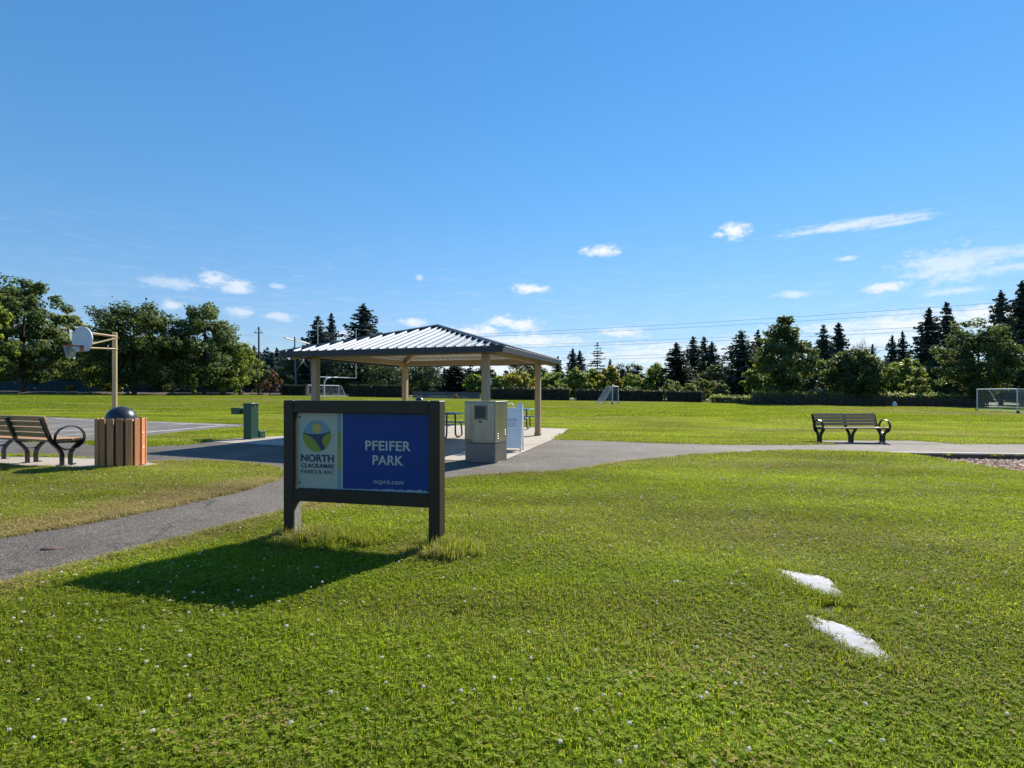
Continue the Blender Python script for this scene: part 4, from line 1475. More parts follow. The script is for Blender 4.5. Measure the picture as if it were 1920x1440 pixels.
TREES = [
    ('maple', -83.35, 92, 21.0, 5.7, 'tallest dark maple at the left end of the tree row, behind the basketball backboard'),
    ('light', -77.23, 80, 16.5, 2.7, 'light green tree cut off by the left edge, in front of the tall dark maple'),
    ('yellow', -91.82, 112, 18.8, 3.4, 'yellow green tree peeking up between the tall maple and the broad maple'),
    ('maple', -68.0, 97, 17.7, 7.1, 'broad dark maple right behind the basketball pole'),
    ('maple', -59.52, 104, 18.3, 6.1, 'dense rounded maple between the basketball pole and the rusty utility pole'),
    ('light', -56.55, 112, 11.7, 4.6, 'mid green bushy tree just left of the rusty utility pole'),
    ('rust', -53.04, 118, 6.0, 2.3, 'low shrub with rust red leaves just right of the rusty utility pole'),
    ('column', -56.74, 96, 4.3, 0.7, 'narrow bright green columnar shrub in front of the blue green fence'),
    ('dark', -89.81, 116, 13.2, 5.4, 'dark tree filling the gap behind the basketball backboard and pole'),
    ('light', -56.88, 106, 7.7, 3.3, 'low leafy tree under the right side of the rounded maple'),
    ('conifer', -57.66, 160, 23.3, 5.1, 'dark fir behind the upper left football goal upright'),
    ('conifer', -56.39, 168, 25.5, 3.0, 'slim pointed fir between the two wider firs left of the shelter roof'),
    ('conifer', -43.65, 158, 26.7, 6.6, 'wide ragged fir, tallest above the left slope of the shelter roof'),
    ('dark', -63.83, 158, 11.1, 5.2, 'dark tree mass behind the wooden power pole frame'),
    ('dark', -47.52, 150, 13.7, 7.4, 'dark tree under the firs, behind the football goal crossbar'),
    ('dark', -34.46, 150, 13.3, 7.5, 'dark tree behind the long clipped hedge left of the rear shelter post'),
    ('dark', -21.43, 132, 8.8, 5.2, 'olive tree seen through the shelter just right of the rear left post'),
    ('conifer', -12.77, 124, 7.9, 3.7, 'broad dark fir seen through the shelter between the rear left and front right posts'),
    ('light', -8.04, 116, 5.3, 2.5, 'light green shrubby tree beside the pale house seen through the shelter'),
    ('dark', -8.82, 165, 9.6, 4.2, 'bluish tree beyond the pale house seen through the shelter'),
    ('yellow', 0.87, 110, 5.9, 3.5, 'golden leaved small tree seen between the two right shelter posts'),
    ('light', -2.48, 114, 5.1, 2.5, 'green tree just left of the golden leaved tree inside the shelter view'),
    ('dark', 4.44, 160, 10.8, 7.6, 'dark bluish tree mass behind the golden leaved tree'),
    ('conifer', 16.6, 195, 14.6, 2.3, 'small far fir just right of the shelter eave tip'),
    ('conifer', 20.32, 180, 16.3, 2.7, 'slender far fir, taller of the pair left of the open branched fir'),
    ('conifer', 23.26, 185, 16.0, 2.7, 'slender far fir nearest the open branched fir'),
    ('openfir', 27.25, 172, 17.4, 4.0, 'lone open branched fir standing above the soccer goal beside the shelter'),
    ('conifer', 35.52, 195, 14.0, 1.7, 'tiny pointed fir just right of the open branched fir'),
    ('dark', 42.86, 195, 13.7, 5.7, 'far bluish clump of trees on the skyline right of the open branched fir'),
    ('light', 9.09, 124, 6.5, 3.2, 'pale green tree just right of the rear right shelter post'),
    ('light', 13.32, 114, 6.8, 3.1, 'rounded light green tree behind the hedge left of the soccer goal'),
    ('light', 17.88, 118, 6.9, 2.5, 'light green tree right behind the soccer goal beside the shelter'),
    ('yellow', 20.63, 112, 7.5, 2.4, 'yellowing tree above the right post of the soccer goal beside the shelter'),
    ('light', 27.94, 126, 6.4, 3.4, 'olive green tree behind the middle of the right hedge'),
    ('light', 33.39, 124, 8.6, 3.6, 'grey green loose tree just left of the dense pointed fir'),
    ('bush', 8.75, 104, 3.4, 2.3, 'pale bush bulging over the hedge next to the right shelter post'),
    ('bush', 22.65, 104, 3.2, 2.0, 'yellow green bush above the hedge right of the soccer goal'),
    ('bush', 30.48, 104, 4.5, 2.2, 'light green bush in front of the dense pointed fir'),
    ('bush', 33.65, 103, 3.7, 1.7, 'small light bush above the right end of the hedge'),
    ('bush', 38.34, 110, 5.2, 2.1, 'grey green bush behind the right end of the hedge'),
    ('bush', 38.32, 100, 4.5, 2.0, 'pale green bush standing clear to the right of the hedge end'),
    ('conifer', 35.37, 116, 12.5, 3.1, 'dense pointed fir left of the three grouped firs'),
    ('conifer', 45.11, 134, 15.8, 3.1, 'leftmost of the three grouped firs left of the upright broadleaf tree'),
    ('conifer', 49.9, 140, 16.6, 2.4, 'middle one of the three grouped firs'),
    ('conifer', 51.24, 138, 15.0, 2.6, 'rightmost and lowest of the three grouped firs'),
    ('dark', 47.11, 122, 8.9, 4.1, 'dark low tree between the grouped firs and the wide fir'),
    ('conifer', 47.68, 112, 14.8, 4.1, 'wide dense fir just left of the upright broadleaf tree'),
    ('conifer', 59.34, 130, 17.3, 2.0, 'thin fir top between the wide fir and the upright broadleaf tree'),
    ('upright', 42.92, 85, 14.3, 4.5, 'tall upright broadleaf tree left of the far bench'),
    ('light', 43.64, 95, 8.6, 2.6, 'lighter tree leaning against the left side of the upright broadleaf tree'),
    ('conifer', 64.76, 112, 16.3, 2.7, 'left fir of the pair just right of the upright broadleaf tree'),
    ('conifer', 70.9, 117, 17.5, 2.7, 'right fir of the pair just right of the upright broadleaf tree'),
    ('bare', 86.0, 132, 17.8, 3.5, 'leafless grey tree showing bare twigs against the white cloud'),
    ('round', 53.09, 83, 8.7, 4.2, 'round headed tree on a forked trunk behind the far bench'),
    ('bush', 46.76, 82, 2.9, 1.3, 'pale silvery bush above the picket fence left of the round headed tree'),
    ('conifer', 73.62, 110, 12.2, 1.2, 'small dark fir top just right of the bare twigs'),
    ('conifer', 81.89, 116, 14.7, 1.8, 'left one of two medium firs right of the bare twigs'),
    ('conifer', 86.25, 119, 16.0, 1.6, 'right one of two medium firs right of the bare twigs'),
    ('dark', 68.91, 100, 9.3, 3.8, 'dark tree filling the space right of the round headed tree'),
    ('light', 68.31, 94, 8.5, 3.2, 'loose green tree left of the big right hand broadleaf tree'),
    ('bush', 64.37, 86, 6.2, 2.0, 'grey green bush behind the fence right of the round headed tree'),
    ('conifer', 86.72, 112, 20.0, 3.2, 'left one of the two tall firs left of the big right hand broadleaf tree'),
    ('conifer', 94.41, 117, 22.1, 3.2, 'right one of the two tall firs left of the big right hand broadleaf tree'),
    ('round', 71.04, 82, 13.5, 5.0, 'big broadleaf tree behind the soccer goal at the right edge'),
    ('conifer', 98.06, 108, 23.0, 3.0, 'tall ragged fir rising behind the big right hand broadleaf tree'),
    ('conifer', 106.01, 112, 25.8, 3.5, 'tallest fir, cut off by the right edge of the photo'),
    ('dark', 94.6, 98, 11.8, 4.2, 'dark tree at the right edge behind the soccer goal'),
    ('dark', -98.69, 112, 10.7, 5.0, 'dark understorey tree behind the fence left of the basketball backboard'),
    ('dark', -75.01, 118, 9.0, 4.9, 'dark tree filling the gap between the broad and the rounded maple'),
    ('light', -77.74, 104, 7.3, 3.8, 'low leafy understorey just left of the basketball pole'),
    ('dark', -60.13, 126, 8.5, 3.8, 'dark tree behind the rusty utility pole'),
    ('dark', 55.6, 104, 9.0, 4.5, 'dark tree filling the gap right of the upright broadleaf tree'),
    ('dark', 40.51, 124, 7.4, 4.7, 'dark low tree between the dense pointed fir and the grouped firs'),
    ('dark', 80.2, 100, 9.8, 4.6, 'dark tree below the two tall firs left of the big right hand tree'),
    ('dark', 57.98, 96, 6.4, 3.3, 'dark tree behind the left side of the round headed tree'),
]
NAMES = {'maple': 'maple_tree', 'light': 'leafy_tree', 'yellow': 'golden_tree', 'rust': 'shrub', 'column': 'shrub', 'dark': 'dark_tree', 'conifer': 'fir_tree',
         'openfir': 'fir_tree', 'bush': 'bush', 'upright': 'broadleaf_tree', 'bare': 'bare_tree', 'round': 'broadleaf_tree'}
CATS = {'rust': 'shrub', 'column': 'shrub', 'bush': 'bush'}
LEAF = {'maple': 'leaf_maple', 'light': 'leaf_light', 'yellow': 'leaf_yellow', 'rust': 'leaf_rust', 'column': 'leaf_light', 'dark': 'leaf_dark', 'bush': 'leaf_bush',
        'upright': 'leaf_maple', 'round': 'leaf_maple'}
fir_lib = [conifer_mesh('needles', 100 + i, 20, rx, 50, op, .72, dr) for i, (rx, op, dr) in enumerate(((4.4, .1, .22), (3.6, .05, .30), (5.0, .22, .18), (4.0, .15, .26)))]
openfir = conifer_mesh('needles', 140, 20, 4.6, 20, .18, .55, .12)
for me in fir_lib + [openfir]:
    me.materials.append(MATS['needle'])
fir_far = []
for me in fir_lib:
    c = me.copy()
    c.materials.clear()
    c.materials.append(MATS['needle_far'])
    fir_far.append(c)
fir_trunk = MB().tube([(0, 0, -.3), (0, 0, 8), (0, 0, 19.2)], [.36, .24, .03], 7)
ft_me = None


def obj_of(name, me, parent):
    o = bpy.data.objects.new(name, me)
    COL.objects.link(o)
    o.parent = parent
    return o


def grow(i, kind, x, y, h, r, label):
    global ft_me
    rng = random.Random(i * 31 + 5)
    t = thing(NAMES[kind], label, CATS.get(kind, 'tree'), (x, y, gz(x)), rng.uniform(0, 6.28),
              {'conifer': 'firs beyond the field', 'openfir': 'firs beyond the field', 'bush': 'bushes at the field edge'}.get(kind, 'trees around the field'))
    if kind in ('conifer', 'openfir'):
        k = i % 4
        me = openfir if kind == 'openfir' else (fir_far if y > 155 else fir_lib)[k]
        c = obj_of('crown', me, t)
        rx0 = 4.6 if kind == 'openfir' else (4.4, 3.6, 5.0, 4.0)[k]
        s = r / rx0 * 1.45
        c.scale = (s, s, h / 20)
        if ft_me is None:
            o = fir_trunk.build('trunk', 'bark', t)
            ft_me = o.data
        else:
            o = obj_of('trunk', ft_me, t)
        o.scale = (h / 20, h / 20, h / 20)
        return
    if kind == 'bare':
        m = MB()
        def limb(p, d, l, rad, depth):
            q = p + d * l
            m.tube([p, p.lerp(q, .5) + Vector((rng.uniform(-.06, .06) * l, rng.uniform(-.06, .06) * l, 0)), q], [rad, rad * .8, rad * .55], 5, False)
            if depth:
                for _ in range(3 if depth > 1 else 4):
                    nd = (d + Vector((rng.gauss(0, .42), rng.gauss(0, .42), rng.uniform(-.05, .35)))).normalized()
                    limb(p.lerp(q, rng.uniform(.55, 1)), nd, l * rng.uniform(.55, .8), rad * .55, depth - 1)
        m.tube([(0, 0, -.3), (0, 0, h * .35)], [.3, .22], 7)
        for _ in range(4):
            limb(Vector((0, 0, h * .33)), Vector((rng.uniform(-.5, .5), rng.uniform(-.5, .5), 1)).normalized(), h * .25, .12, 3)
        m.build('trunk', 'bark_grey', t)
        return
    z0 = {'maple': .04, 'dark': .02, 'upright': .10, 'round': .07}.get(kind, .02) * h
    shape = 'upright' if kind == 'upright' else 'column' if kind == 'column' else 'round'
    big = h * r
    leaf = .42 if y > 95 else .36
    if kind in ('bush', 'rust', 'column'):
        me, cl = crown_mesh('leaves', i + 300, r * .92, 0.02 * h, h * .97, shape, 42, 60, .30)
    elif kind == 'maple':
        me, cl = crown_mesh('leaves', i + 300, r * 1.02, z0, h * .96, shape, 190, 110, .46)
    elif kind in ('upright', 'round'):
        me, cl = crown_mesh('leaves', i + 300, r * .98, z0, h * .97, shape, 160, 110, .36)
    else:
        me, cl = crown_mesh('leaves', i + 300, r * .95, z0, h * .96, shape, 85, 70, .42 + .1 * (y > 140))
    mat = LEAF[kind]
    if 'silvery' in label:
        mat = 'leaf_silver'
    me.materials.append(MATS[mat])
    me.name = 'leaves'
    obj_of('crown', me, t)
    trunk_mesh(i, h * .9, max(.06, min(.45, .022 * h)), cl, 7, .22 if kind == 'round' else .35).build('trunk', 'bark', t)


for i, (kind, x, y, h, r, label) in enumerate(TREES):
    grow(i, kind, x, y, h, r, label)

# ------------------------------------------------------------------ clipped hedges
def make_hedge(label, A, B, h, wd=1.6, mat='hedge_leaf', rough=.10, name='hedge', cat='hedge', seed=1, dens=34, leaf=.24, group='clipped hedges along the field'):
    A, B = Vector(A), Vector(B)
    L = (B - A).length
    rz = math.atan2((B - A).y, (B - A).x)
    t = thing(name, label, cat, (A.x, A.y, gz(A.x)), rz, group)
    fall = -0.0127 * math.cos(rz)
    rng = np.random.default_rng(seed)
    n = int(L * (2 * h + wd) * dens)
    u = rng.uniform(0, L, n)
    s = rng.uniform(0, 2 * h + wd, n)
    top = h * (1 + .05 * np.sin(u * .9 + seed) + .03 * np.sin(u * 2.3))
    y = np.where(s < h, -wd / 2, np.where(s < h + wd, s - h - wd / 2, wd / 2))
    z = np.where(s < h, s / h * top, np.where(s < h + wd, top, (2 * h + wd - s) / h * top))
    P = np.stack([u, y + rng.normal(0, rough, n), z + rng.normal(0, rough, n) + fall * u], 1)
    nrm = np.stack([np.zeros(n), np.where(s < h, -1, np.where(s < h + wd, 0, 1)), np.where((s >= h) & (s < h + wd), 1, .2)], 1) + rng.normal(0, .5, (n, 3))
    V, F = leaf_cards(P, unit(nrm), leaf, rng)
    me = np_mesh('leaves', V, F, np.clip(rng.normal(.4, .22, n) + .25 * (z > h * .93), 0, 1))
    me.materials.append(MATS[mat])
    obj_of('foliage', me, t)
    m = MB()
    k = max(2, int(L / 4))
    for j in range(k):
        a, b = .35 + (L - .7) * j / k, .35 + (L - .7) * (j + 1) / k
        m.box(((a + b) / 2, 0, h * .46 + fall * (a + b) / 2), (b - a + .02 * (j % 2), wd * .82, h * .96))
    m.build('core', 'bark', t)
    return t


make_hedge('short clipped hedge left of the distant soccer goal', (-52.0, 122), (-45.3, 120), 2.3, seed=2)
make_hedge('long clipped hedge between the distant soccer goal and the rear left shelter post', (-33.4, 111), (-20.6, 105.5), 2.45, seed=3)
make_hedge('clipped hedge seen between the right shelter posts', (-3.8, 93), (10.3, 95.5), 2.05, seed=4)
make_hedge('clipped hedge behind the soccer goal right of the shelter', (11.2, 96), (27.2, 96.5), 1.95, seed=5)
make_hedge('clipped hedge with a light green end, last one to the right', (27.7, 96.5), (33.2, 93), 1.9, seed=6)
make_hedge('loose low shrubs between the hedge end and the dark picket fence', (33.6, 90.5), (38.5, 82.5), 1.0, 1.4, 'leaf_bush', .22, 'shrub_row', 'shrub', 7, 40, .3, 'loose green growth along the fence')
make_hedge('ivy growth spilling over the top of the dark picket fence', (36.2, 81.2), (71.5, 81.6), 1.72, 1.3, 'leaf_bush', .2, 'ivy', 'plant', 8, 30, .3, 'loose green growth along the fence')

# ------------------------------------------------------------------ fences
# dark pickets at the right: posts, rails and single pickets
fx0, fx1, fy = 35.2, 70.0, 78.6
fe = thing('picket_fence', 'low dark wooden picket fence along the right side of the field', 'fence', (fx0, fy, gz(fx0)), 0)
Lf = fx1 - fx0
pk_o = None
n = int(Lf / .27)
for k in range(n):
    x = k * .27
    z = -0.0127 * x
    if pk_o is None:
        pk_o = MB().prism([(-.07, -.03), (.07, -.03), (.07, 1.16), (0, 1.24), (-.07, 1.16)], -.012, .012, 'y').build('picket', 'fence_dark', fe)
        o = pk_o
    else:
        o = share(pk_o, 'picket', fe)
    o.location = (x, 0, z + random.uniform(-.02, .02))
    o.rotation_euler = (0, random.uniform(-.02, .02), 0)
for z in (.3, .95):
    m = MB()
    m.add([(x, yy_, -0.0127 * x + zz) for x in (-.1, Lf) for yy_, zz in ((.014, z - .05), (.014, z + .05), (.06, z + .05), (.06, z - .05))],
          [(0, 1, 5, 4), (1, 2, 6, 5), (2, 3, 7, 6), (3, 0, 4, 7), (3, 2, 1, 0), (4, 5, 6, 7)])
    m.build('rail', 'fence_dark', fe)
for k in range(int(Lf / 2.7) + 1):
    x = k * 2.7
    MB().bbox((x, .13, .62 - .0127 * x), (.13, .13, 1.4), .01).build('fence_post', 'fence_dark', fe)

# blue green privacy fence under the left trees, with the soil bank in front
A, B = Vector((-108, 101)), Vector((-52, 137))
tf = thing('privacy_fence', 'dark blue green privacy fence under the maples at the left', 'fence', (A.x, A.y, gz(A.x) + .35), math.atan2((B - A).y, (B - A).x))
Lt = (B - A).length
fall = -0.0127 * (B - A).x / Lt
npan = 27
for k in range(npan):
    a, b = Lt * k / npan, Lt * (k + 1) / npan
    m = MB()
    nz = 10
    vs = []
    for j in range(nz + 1):
        x = a + .07 + (b - a - .14) * j / nz
        yv = .03 if j % 2 else -.03
        vs += [(x, yv, -.6 + fall * x), (x, yv, 2.35 + fall * x)]
    m.add(vs, [(2 * j, 2 * j + 2, 2 * j + 3, 2 * j + 1) for j in range(nz)])
    m.build('fence_panel', 'fence_teal', tf)
    MB().bbox((a, 0, .9 + fall * a), (.12, .14, 3.1), .01).build('fence_post', 'fence_teal', tf)
bank = MB()
rb = random.Random(4)
pts = [(-101, 88.0), (-81, 90.0), (-72, 97.5), (-62, 106.5), (-54, 118), (-47, 127)]
prof = []
for i, (x, y) in enumerate(smooth_poly(pts, 6, False)):
    prof.append((x, y))
vs, fs = [], []
for i, (x, y) in enumerate(prof):
    nx, ny = -.62, .78
    for d, z in ((0, -.03), (.7, .16), (2.0, .34 + .1 * rb.random()), (6, .45 + .1 * rb.random()), (16, .3)):
        vs.append((x + nx * d, y + ny * d, gz(x) + z + rb.uniform(-.04, .04) * (d > 0)))
for i in range(len(prof) - 1):
    for k in range(4):
        fs.append((i * 5 + k, i * 5 + k + 1, i * 5 + 6 + k, i * 5 + 5 + k))
tag(bank.add(vs, fs).build('soil_bank', 'soil', smooth=True), kind='structure')
places = ('at the far left end', 'left of the basketball backboard', 'below the basketball backboard', 'just left of the basketball pole', 'just right of the basketball pole', 'between the pole and the columnar shrub', 'left of the columnar shrub')
for k, (f, nm) in enumerate(zip((.03, .15, .27, .36, .45, .55, .63), places)):
    x, y = prof[int(f * (len(prof) - 1))]
    bm = bmesh.new()
    bmesh.ops.create_icosphere(bm, subdivisions=2, radius=.5)
    for v in bm.verts:
        v.co *= 1 + .35 * mnoise.noise(v.co * 2.3 + Vector((k * 3.1, 0, 0)))
        v.co.z *= .55
        v.co.x *= 1.5
    me = bpy.data.meshes.new('boulder')
    bm.to_mesh(me)
    bm.free()
    o = link('boulder', me, 'rock', smooth=True)
    o.location = (x - .5, y + .7, gz(x) + .28)
    o.rotation_euler = (0, 0, k * 1.3)
    tag(o, 'brown rock on the soil bank under the maples, ' + nm, 'rock', 'rocks along the soil bank')
bm = bmesh.new()
bmesh.ops.create_icosphere(bm, subdivisions=2, radius=.42)
for v in bm.verts:
    v.co *= 1 + .3 * mnoise.noise(v.co * 3 + Vector((9, 4, 0)))
me = bpy.data.meshes.new('boulder')
bm.to_mesh(me)
bm.free()
o = link('boulder', me, 'pale_rock', smooth=True)
o.location = (55.4, 78.0, gz(55.4) + .28)
o.scale = (.8, .6, 1.0)
tag(o, 'pale bluish boulder at the foot of the dark picket fence', 'rock')

# grey fence under the trees seen through the shelter, and the house behind it
gf = thing('board_fence', 'low grey fence seen through the shelter below the olive tree and dark fir', 'fence', (-18.5, 101, gz(-18.5)), 0)
for k in range(6):
    m = MB()
    for j in range(8):
        x = k * 2.1 + .13 + j * .25
        m.box((x, 0, .62 - .0127 * x), (.21, .03, 1.3))
    m.build('fence_panel', 'fence_grey', gf)
    MB().bbox((k * 2.1, .05, .64 - .0127 * k * 2.1), (.11, .06, 1.45), .01).build('fence_post', 'fence_grey', gf)
me, cl = crown_mesh('leaves', 777, .42, .05, .95, 'round', 24, 40, .13)
me.materials.append(MATS['leaf_orange'])
t = thing('shrub', 'small orange leaved shrub in front of the grey fence seen through the shelter', 'shrub', (-10.4, 99.5, gz(-10.4)), 0)
obj_of('foliage', me, t)
trunk_mesh(5, .8, .03, cl * .9, 5).build('stem', 'bark', t)

hs = thing('house', 'pale house with grey gable roof half hidden by trees behind the shelter', 'house', (-6.0, 128, gz(-6)), .18)
MB().prism([(-4, -.2), (4, -.2), (4, 3.0), (0, 5.0), (-4, 3.0)], -3.5, 3.5, 'y').build('wall', 'house_wall', hs)
for s in (-1, 1):
    rot = Matrix.Rotation(s * math.atan2(2.0, 4.0), 3, 'Y')
    MB().box((s * 2.15, 0, 3.98), (4.95, 7.8, .14), rot).build('roof', 'house_roof', hs)
for x in (-1.8, 1.6):
    w = MB().box((x, -3.52, 1.7), (1.1, .1, 1.3)).build('window', 'deck_white', hs)
    MB().box((x, -3.575, 1.7), (.95, .03, 1.15)).build('pane', 'glass_dark', w)
MB().box((.0, -3.52, 1.05), (.95, .08, 2.1)).build('door', 'house_roof', hs)

# ------------------------------------------------------------------ far wooded ridge and the wood that closes the horizon
def forest(name, label, pts, seed, mat, hrange, cat='forest'):
    """many far trees that read as one mass, one object"""
    rng = np.random.default_rng(seed)
    base = [conifer_mesh('f', seed + k, 10, 2.6, 15, .1, .9, .25) for k in range(3)]
    arrs = []
    for me in base:
        v = np.zeros(len(me.vertices) * 3, np.float32)
        me.vertices.foreach_get('co', v)
        arrs.append(v.reshape(-1, 3))
        bpy.data.meshes.remove(me)
    Vs, n = [], 0
    T = []
    for (x, y, z) in pts:
        a = arrs[rng.integers(0, 3)]
        s = rng.uniform(*hrange) / 10
        w = s * rng.uniform(.8, 1.5)
        th = rng.uniform(0, 6.28)
        c, sn = math.cos(th), math.sin(th)
        Vs.append(np.stack([(a[:, 0] * c - a[:, 1] * sn) * w + x, (a[:, 0] * sn + a[:, 1] * c) * w + y, a[:, 2] * s + z], 1))
        T.append(np.clip(rng.normal(.4, .2, len(a) // 4) + rng.normal(0, .15), 0, 1))
    V = np.concatenate(Vs)
    me = np_mesh(name, V, np.arange(len(V)).reshape(-1, 4), np.concatenate(T))
    me.materials.append(MATS[mat])
    o = bpy.data.objects.new(name, me)
    COL.objects.link(o)
    tag(o, label, cat, kind='stuff')
    return o


def hill_z(x, y):
    """wooded ridge far behind the left trees"""
    return 22 * math.exp(-((x + 215) / 95) ** 2) * math.exp(-((y - 370) / 70) ** 2) - 2 + gz(max(x, -250))


nx, ny = 30, 12
vs = [(-420 + 400 * i / nx, 230 + 300 * j / ny, hill_z(-420 + 400 * i / nx, 230 + 300 * j / ny)) for j in range(ny + 1) for i in range(nx + 1)]
fs = [(j * (nx + 1) + i, j * (nx + 1) + i + 1, (j + 1) * (nx + 1) + i + 1, (j + 1) * (nx + 1) + i) for j in range(ny) for i in range(nx)]
tag(MB().add(vs, fs).build('hill', 'hill_soil', smooth=True), kind='structure')
rr_ = random.Random(9)
pts = []
for _ in range(420):
    x = rr_.uniform(-330, -90)
    y = rr_.uniform(285, 385)
    pts.append((x, y, hill_z(x, y) - .3))
forest('distant_ridge_wood', 'conifer wood covering the far ridge left of the shelter, haze tinted into its colour', pts, 50, 'needle_far', (9, 17))
pts = []
for _ in range(760):
    u = rr_.uniform(-1.25, 1.25)
    y = rr_.uniform(165, 215)
    x = u * y
    y += 10 * rr_.random()
    pts.append((x, y, gz(x) - .2 + (4.5 * max(0, min(1, (abs(u - .05) - .22) / .3))) * rr_.random() - 1.0))
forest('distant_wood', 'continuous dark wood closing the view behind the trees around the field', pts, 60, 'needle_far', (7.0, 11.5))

# ------------------------------------------------------------------ grass, clover, flowers, chips
LIB = bpy.data.collections.new('instance_sources')      # never linked to the scene


def grass_patch(name, seed, size, nb, nc, hgt, wid, mats, lean=.55):
    """a disc of grass blades and clover leaves, many copies of which make the lawn"""
    rng = np.random.default_rng(seed)
    r = size * np.sqrt(rng.uniform(0, 1, nb))
    a = rng.uniform(0, 6.283, nb)
    bx, by = r * np.cos(a), r * np.sin(a)
    h = hgt * rng.uniform(.45, 1.25, nb)
    w = wid * rng.uniform(.6, 1.3, nb)
    d = rng.uniform(0, 6.283, nb)
    ln = h * np.abs(rng.normal(lean, .35, nb))
    dx, dy = np.cos(d), np.sin(d)
    px, py = -dy * w / 2, dx * w / 2
    z0 = -.01
    V = np.stack([
        np.stack([bx - px, by - py, np.full(nb, z0)], 1), np.stack([bx + px, by + py, np.full(nb, z0)], 1),
        np.stack([bx + dx * ln * .35 + px * .85, by + dy * ln * .35 + py * .85, h * .6], 1), np.stack([bx + dx * ln * .35 - px * .85, by + dy * ln * .35 - py * .85, h * .6], 1),
        np.stack([bx + dx * ln, by + dy * ln, h * np.clip(1 - .25 * (ln / h), .4, 1)], 1)], 1).reshape(-1, 3)
    o = np.arange(nb)[:, None] * 5
    F = np.concatenate([o + np.array([[0, 1, 2]]), o + np.array([[0, 2, 3]]), o + np.array([[3, 2, 4]])], 1).reshape(-1, 3)
    tb = np.clip(rng.normal(.5, .25, nb), 0, 1)
    T = np.repeat(tb, 3)
    mi = np.zeros(len(F), np.int32)
    if nc:
        r = size * np.sqrt(rng.uniform(0, 1, nc))
        a = rng.uniform(0, 6.283, nc)
        c = np.stack([r * np.cos(a), r * np.sin(a), hgt * rng.uniform(.35, .95, nc)], 1)
        vs, fs, ts = [], [], []
        base = len(V)
        for k in range(nc):
            th = rng.uniform(0, 6.28)
            ls = rng.uniform(.008, .014) * (wid / .005) ** .6
            tilt = rng.normal(0, .35, 2)
            tt = np.clip(rng.normal(.5, .25), 0, 1)
            for q in range(3):
                aa = th + q * 2.094
                e1 = np.array([math.cos(aa), math.sin(aa), tilt[0] * math.cos(aa) + tilt[1] * math.sin(aa) + .12])
                e2 = np.array([-math.sin(aa), math.cos(aa), 0]) * .62
                b = base + len(vs)
                vs += [c[k], c[k] + (e1 * .6 + e2) * ls, c[k] + e1 * 1.15 * ls, c[k] + (e1 * .6 - e2) * ls]
                fs += [(b, b + 1, b + 2), (b, b + 2, b + 3)]
                ts += [tt, tt]
        V = np.concatenate([V, np.array(vs)])
        F = np.concatenate([F, np.array(fs)])
        T = np.concatenate([T, np.array(ts)])
        mi = np.concatenate([mi, np.ones(len(fs), np.int32)])
    me = np_mesh(name, V, F, T)
    for m in mats:
        me.materials.append(MATS[m])
    me.polygons.foreach_set('material_index', mi)
    o = bpy.data.objects.new(name, me)
    return o


def lib(prefix, objs):
    c = bpy.data.collections.new(prefix)
    LIB.children.link(c)
    for i, o in enumerate(objs):
        o.name = '%s_%02d' % (prefix, i)
        c.objects.link(o)
    return c


def scatter(name, P, Z, rot, scl, idx, coll, dry=None, extra=None):
    """points that carry copies of the meshes of a collection: one object"""
    me = bpy.data.meshes.new(name)
    n = len(P)
    me.vertices.add(n)
    me.vertices.foreach_set('co', np.ascontiguousarray(np.column_stack([P, Z]), dtype=np.float32).ravel())
    def at(nm, ty, vals, prop='value'):
        a = me.attributes.new(nm, ty, 'POINT')
        a.data.foreach_set(prop, np.ascontiguousarray(vals).ravel())
    at('rot', 'FLOAT_VECTOR', rot.astype(np.float32), 'vector')
    at('scl', 'FLOAT_VECTOR', scl.astype(np.float32), 'vector')
    at('idx', 'INT', idx.astype(np.int32))
    if dry is not None:
        at('dry', 'FLOAT', dry.astype(np.float32))
    o = bpy.data.objects.new(name, me)
    COL.objects.link(o)
    ng = bpy.data.node_groups.new(name, 'GeometryNodeTree')
    ng.interface.new_socket('Geometry', in_out='INPUT', socket_type='NodeSocketGeometry')
    ng.interface.new_socket('Geometry', in_out='OUTPUT', socket_type='NodeSocketGeometry')
    N = ng.nodes.new
    gi, go = N('NodeGroupInput'), N('NodeGroupOutput')
    ip = N('GeometryNodeInstanceOnPoints')
    ci = N('GeometryNodeCollectionInfo')
    ci.inputs['Collection'].default_value = coll
    ci.inputs['Separate Children'].default_value = True
    ci.inputs['Reset Children'].default_value = True
    L = ng.links.new
    L(gi.outputs[0], ip.inputs['Points'])
    L(ci.outputs[0], ip.inputs['Instance'])
    ip.inputs['Pick Instance'].default_value = True
    for nm, ty, sock in (('rot', 'FLOAT_VECTOR', 'Rotation'), ('scl', 'FLOAT_VECTOR', 'Scale'), ('idx', 'INT', 'Instance Index')):
        na = N('GeometryNodeInputNamedAttribute')
        na.data_type = ty
        na.inputs['Name'].default_value = nm
        L(na.outputs['Attribute'], ip.inputs[sock])
    L(ip.outputs[0], go.inputs[0])
    md = o.modifiers.new('scatter', 'NODES')
    md.node_group = ng
    return o


def jitter_grid(x0, x1, y0, y1, step, rng):
    gx, gy = np.meshgrid(np.arange(x0, x1, step), np.arange(y0, y1, step))
    P = np.column_stack([gx.ravel(), gy.ravel()])
    return P + rng.uniform(-.5, .5, P.shape) * step


HARD = [ASPH, SLAB, COURT, PAD_L, PAD_R, PIT]


def off_hard(P, margin):
    k = np.ones(len(P), bool)
    for poly in HARD:
        k &= ~inside(P, poly)
        if margin > 0:
            k &= dist_to(P, list(poly) + [poly[0]]) > margin
    return k


def vnoise(P, s, seed=0):
    return np.array([mnoise.noise(Vector((x * s + seed * 7.3, y * s - seed * 3.1, seed))) for x, y in P])


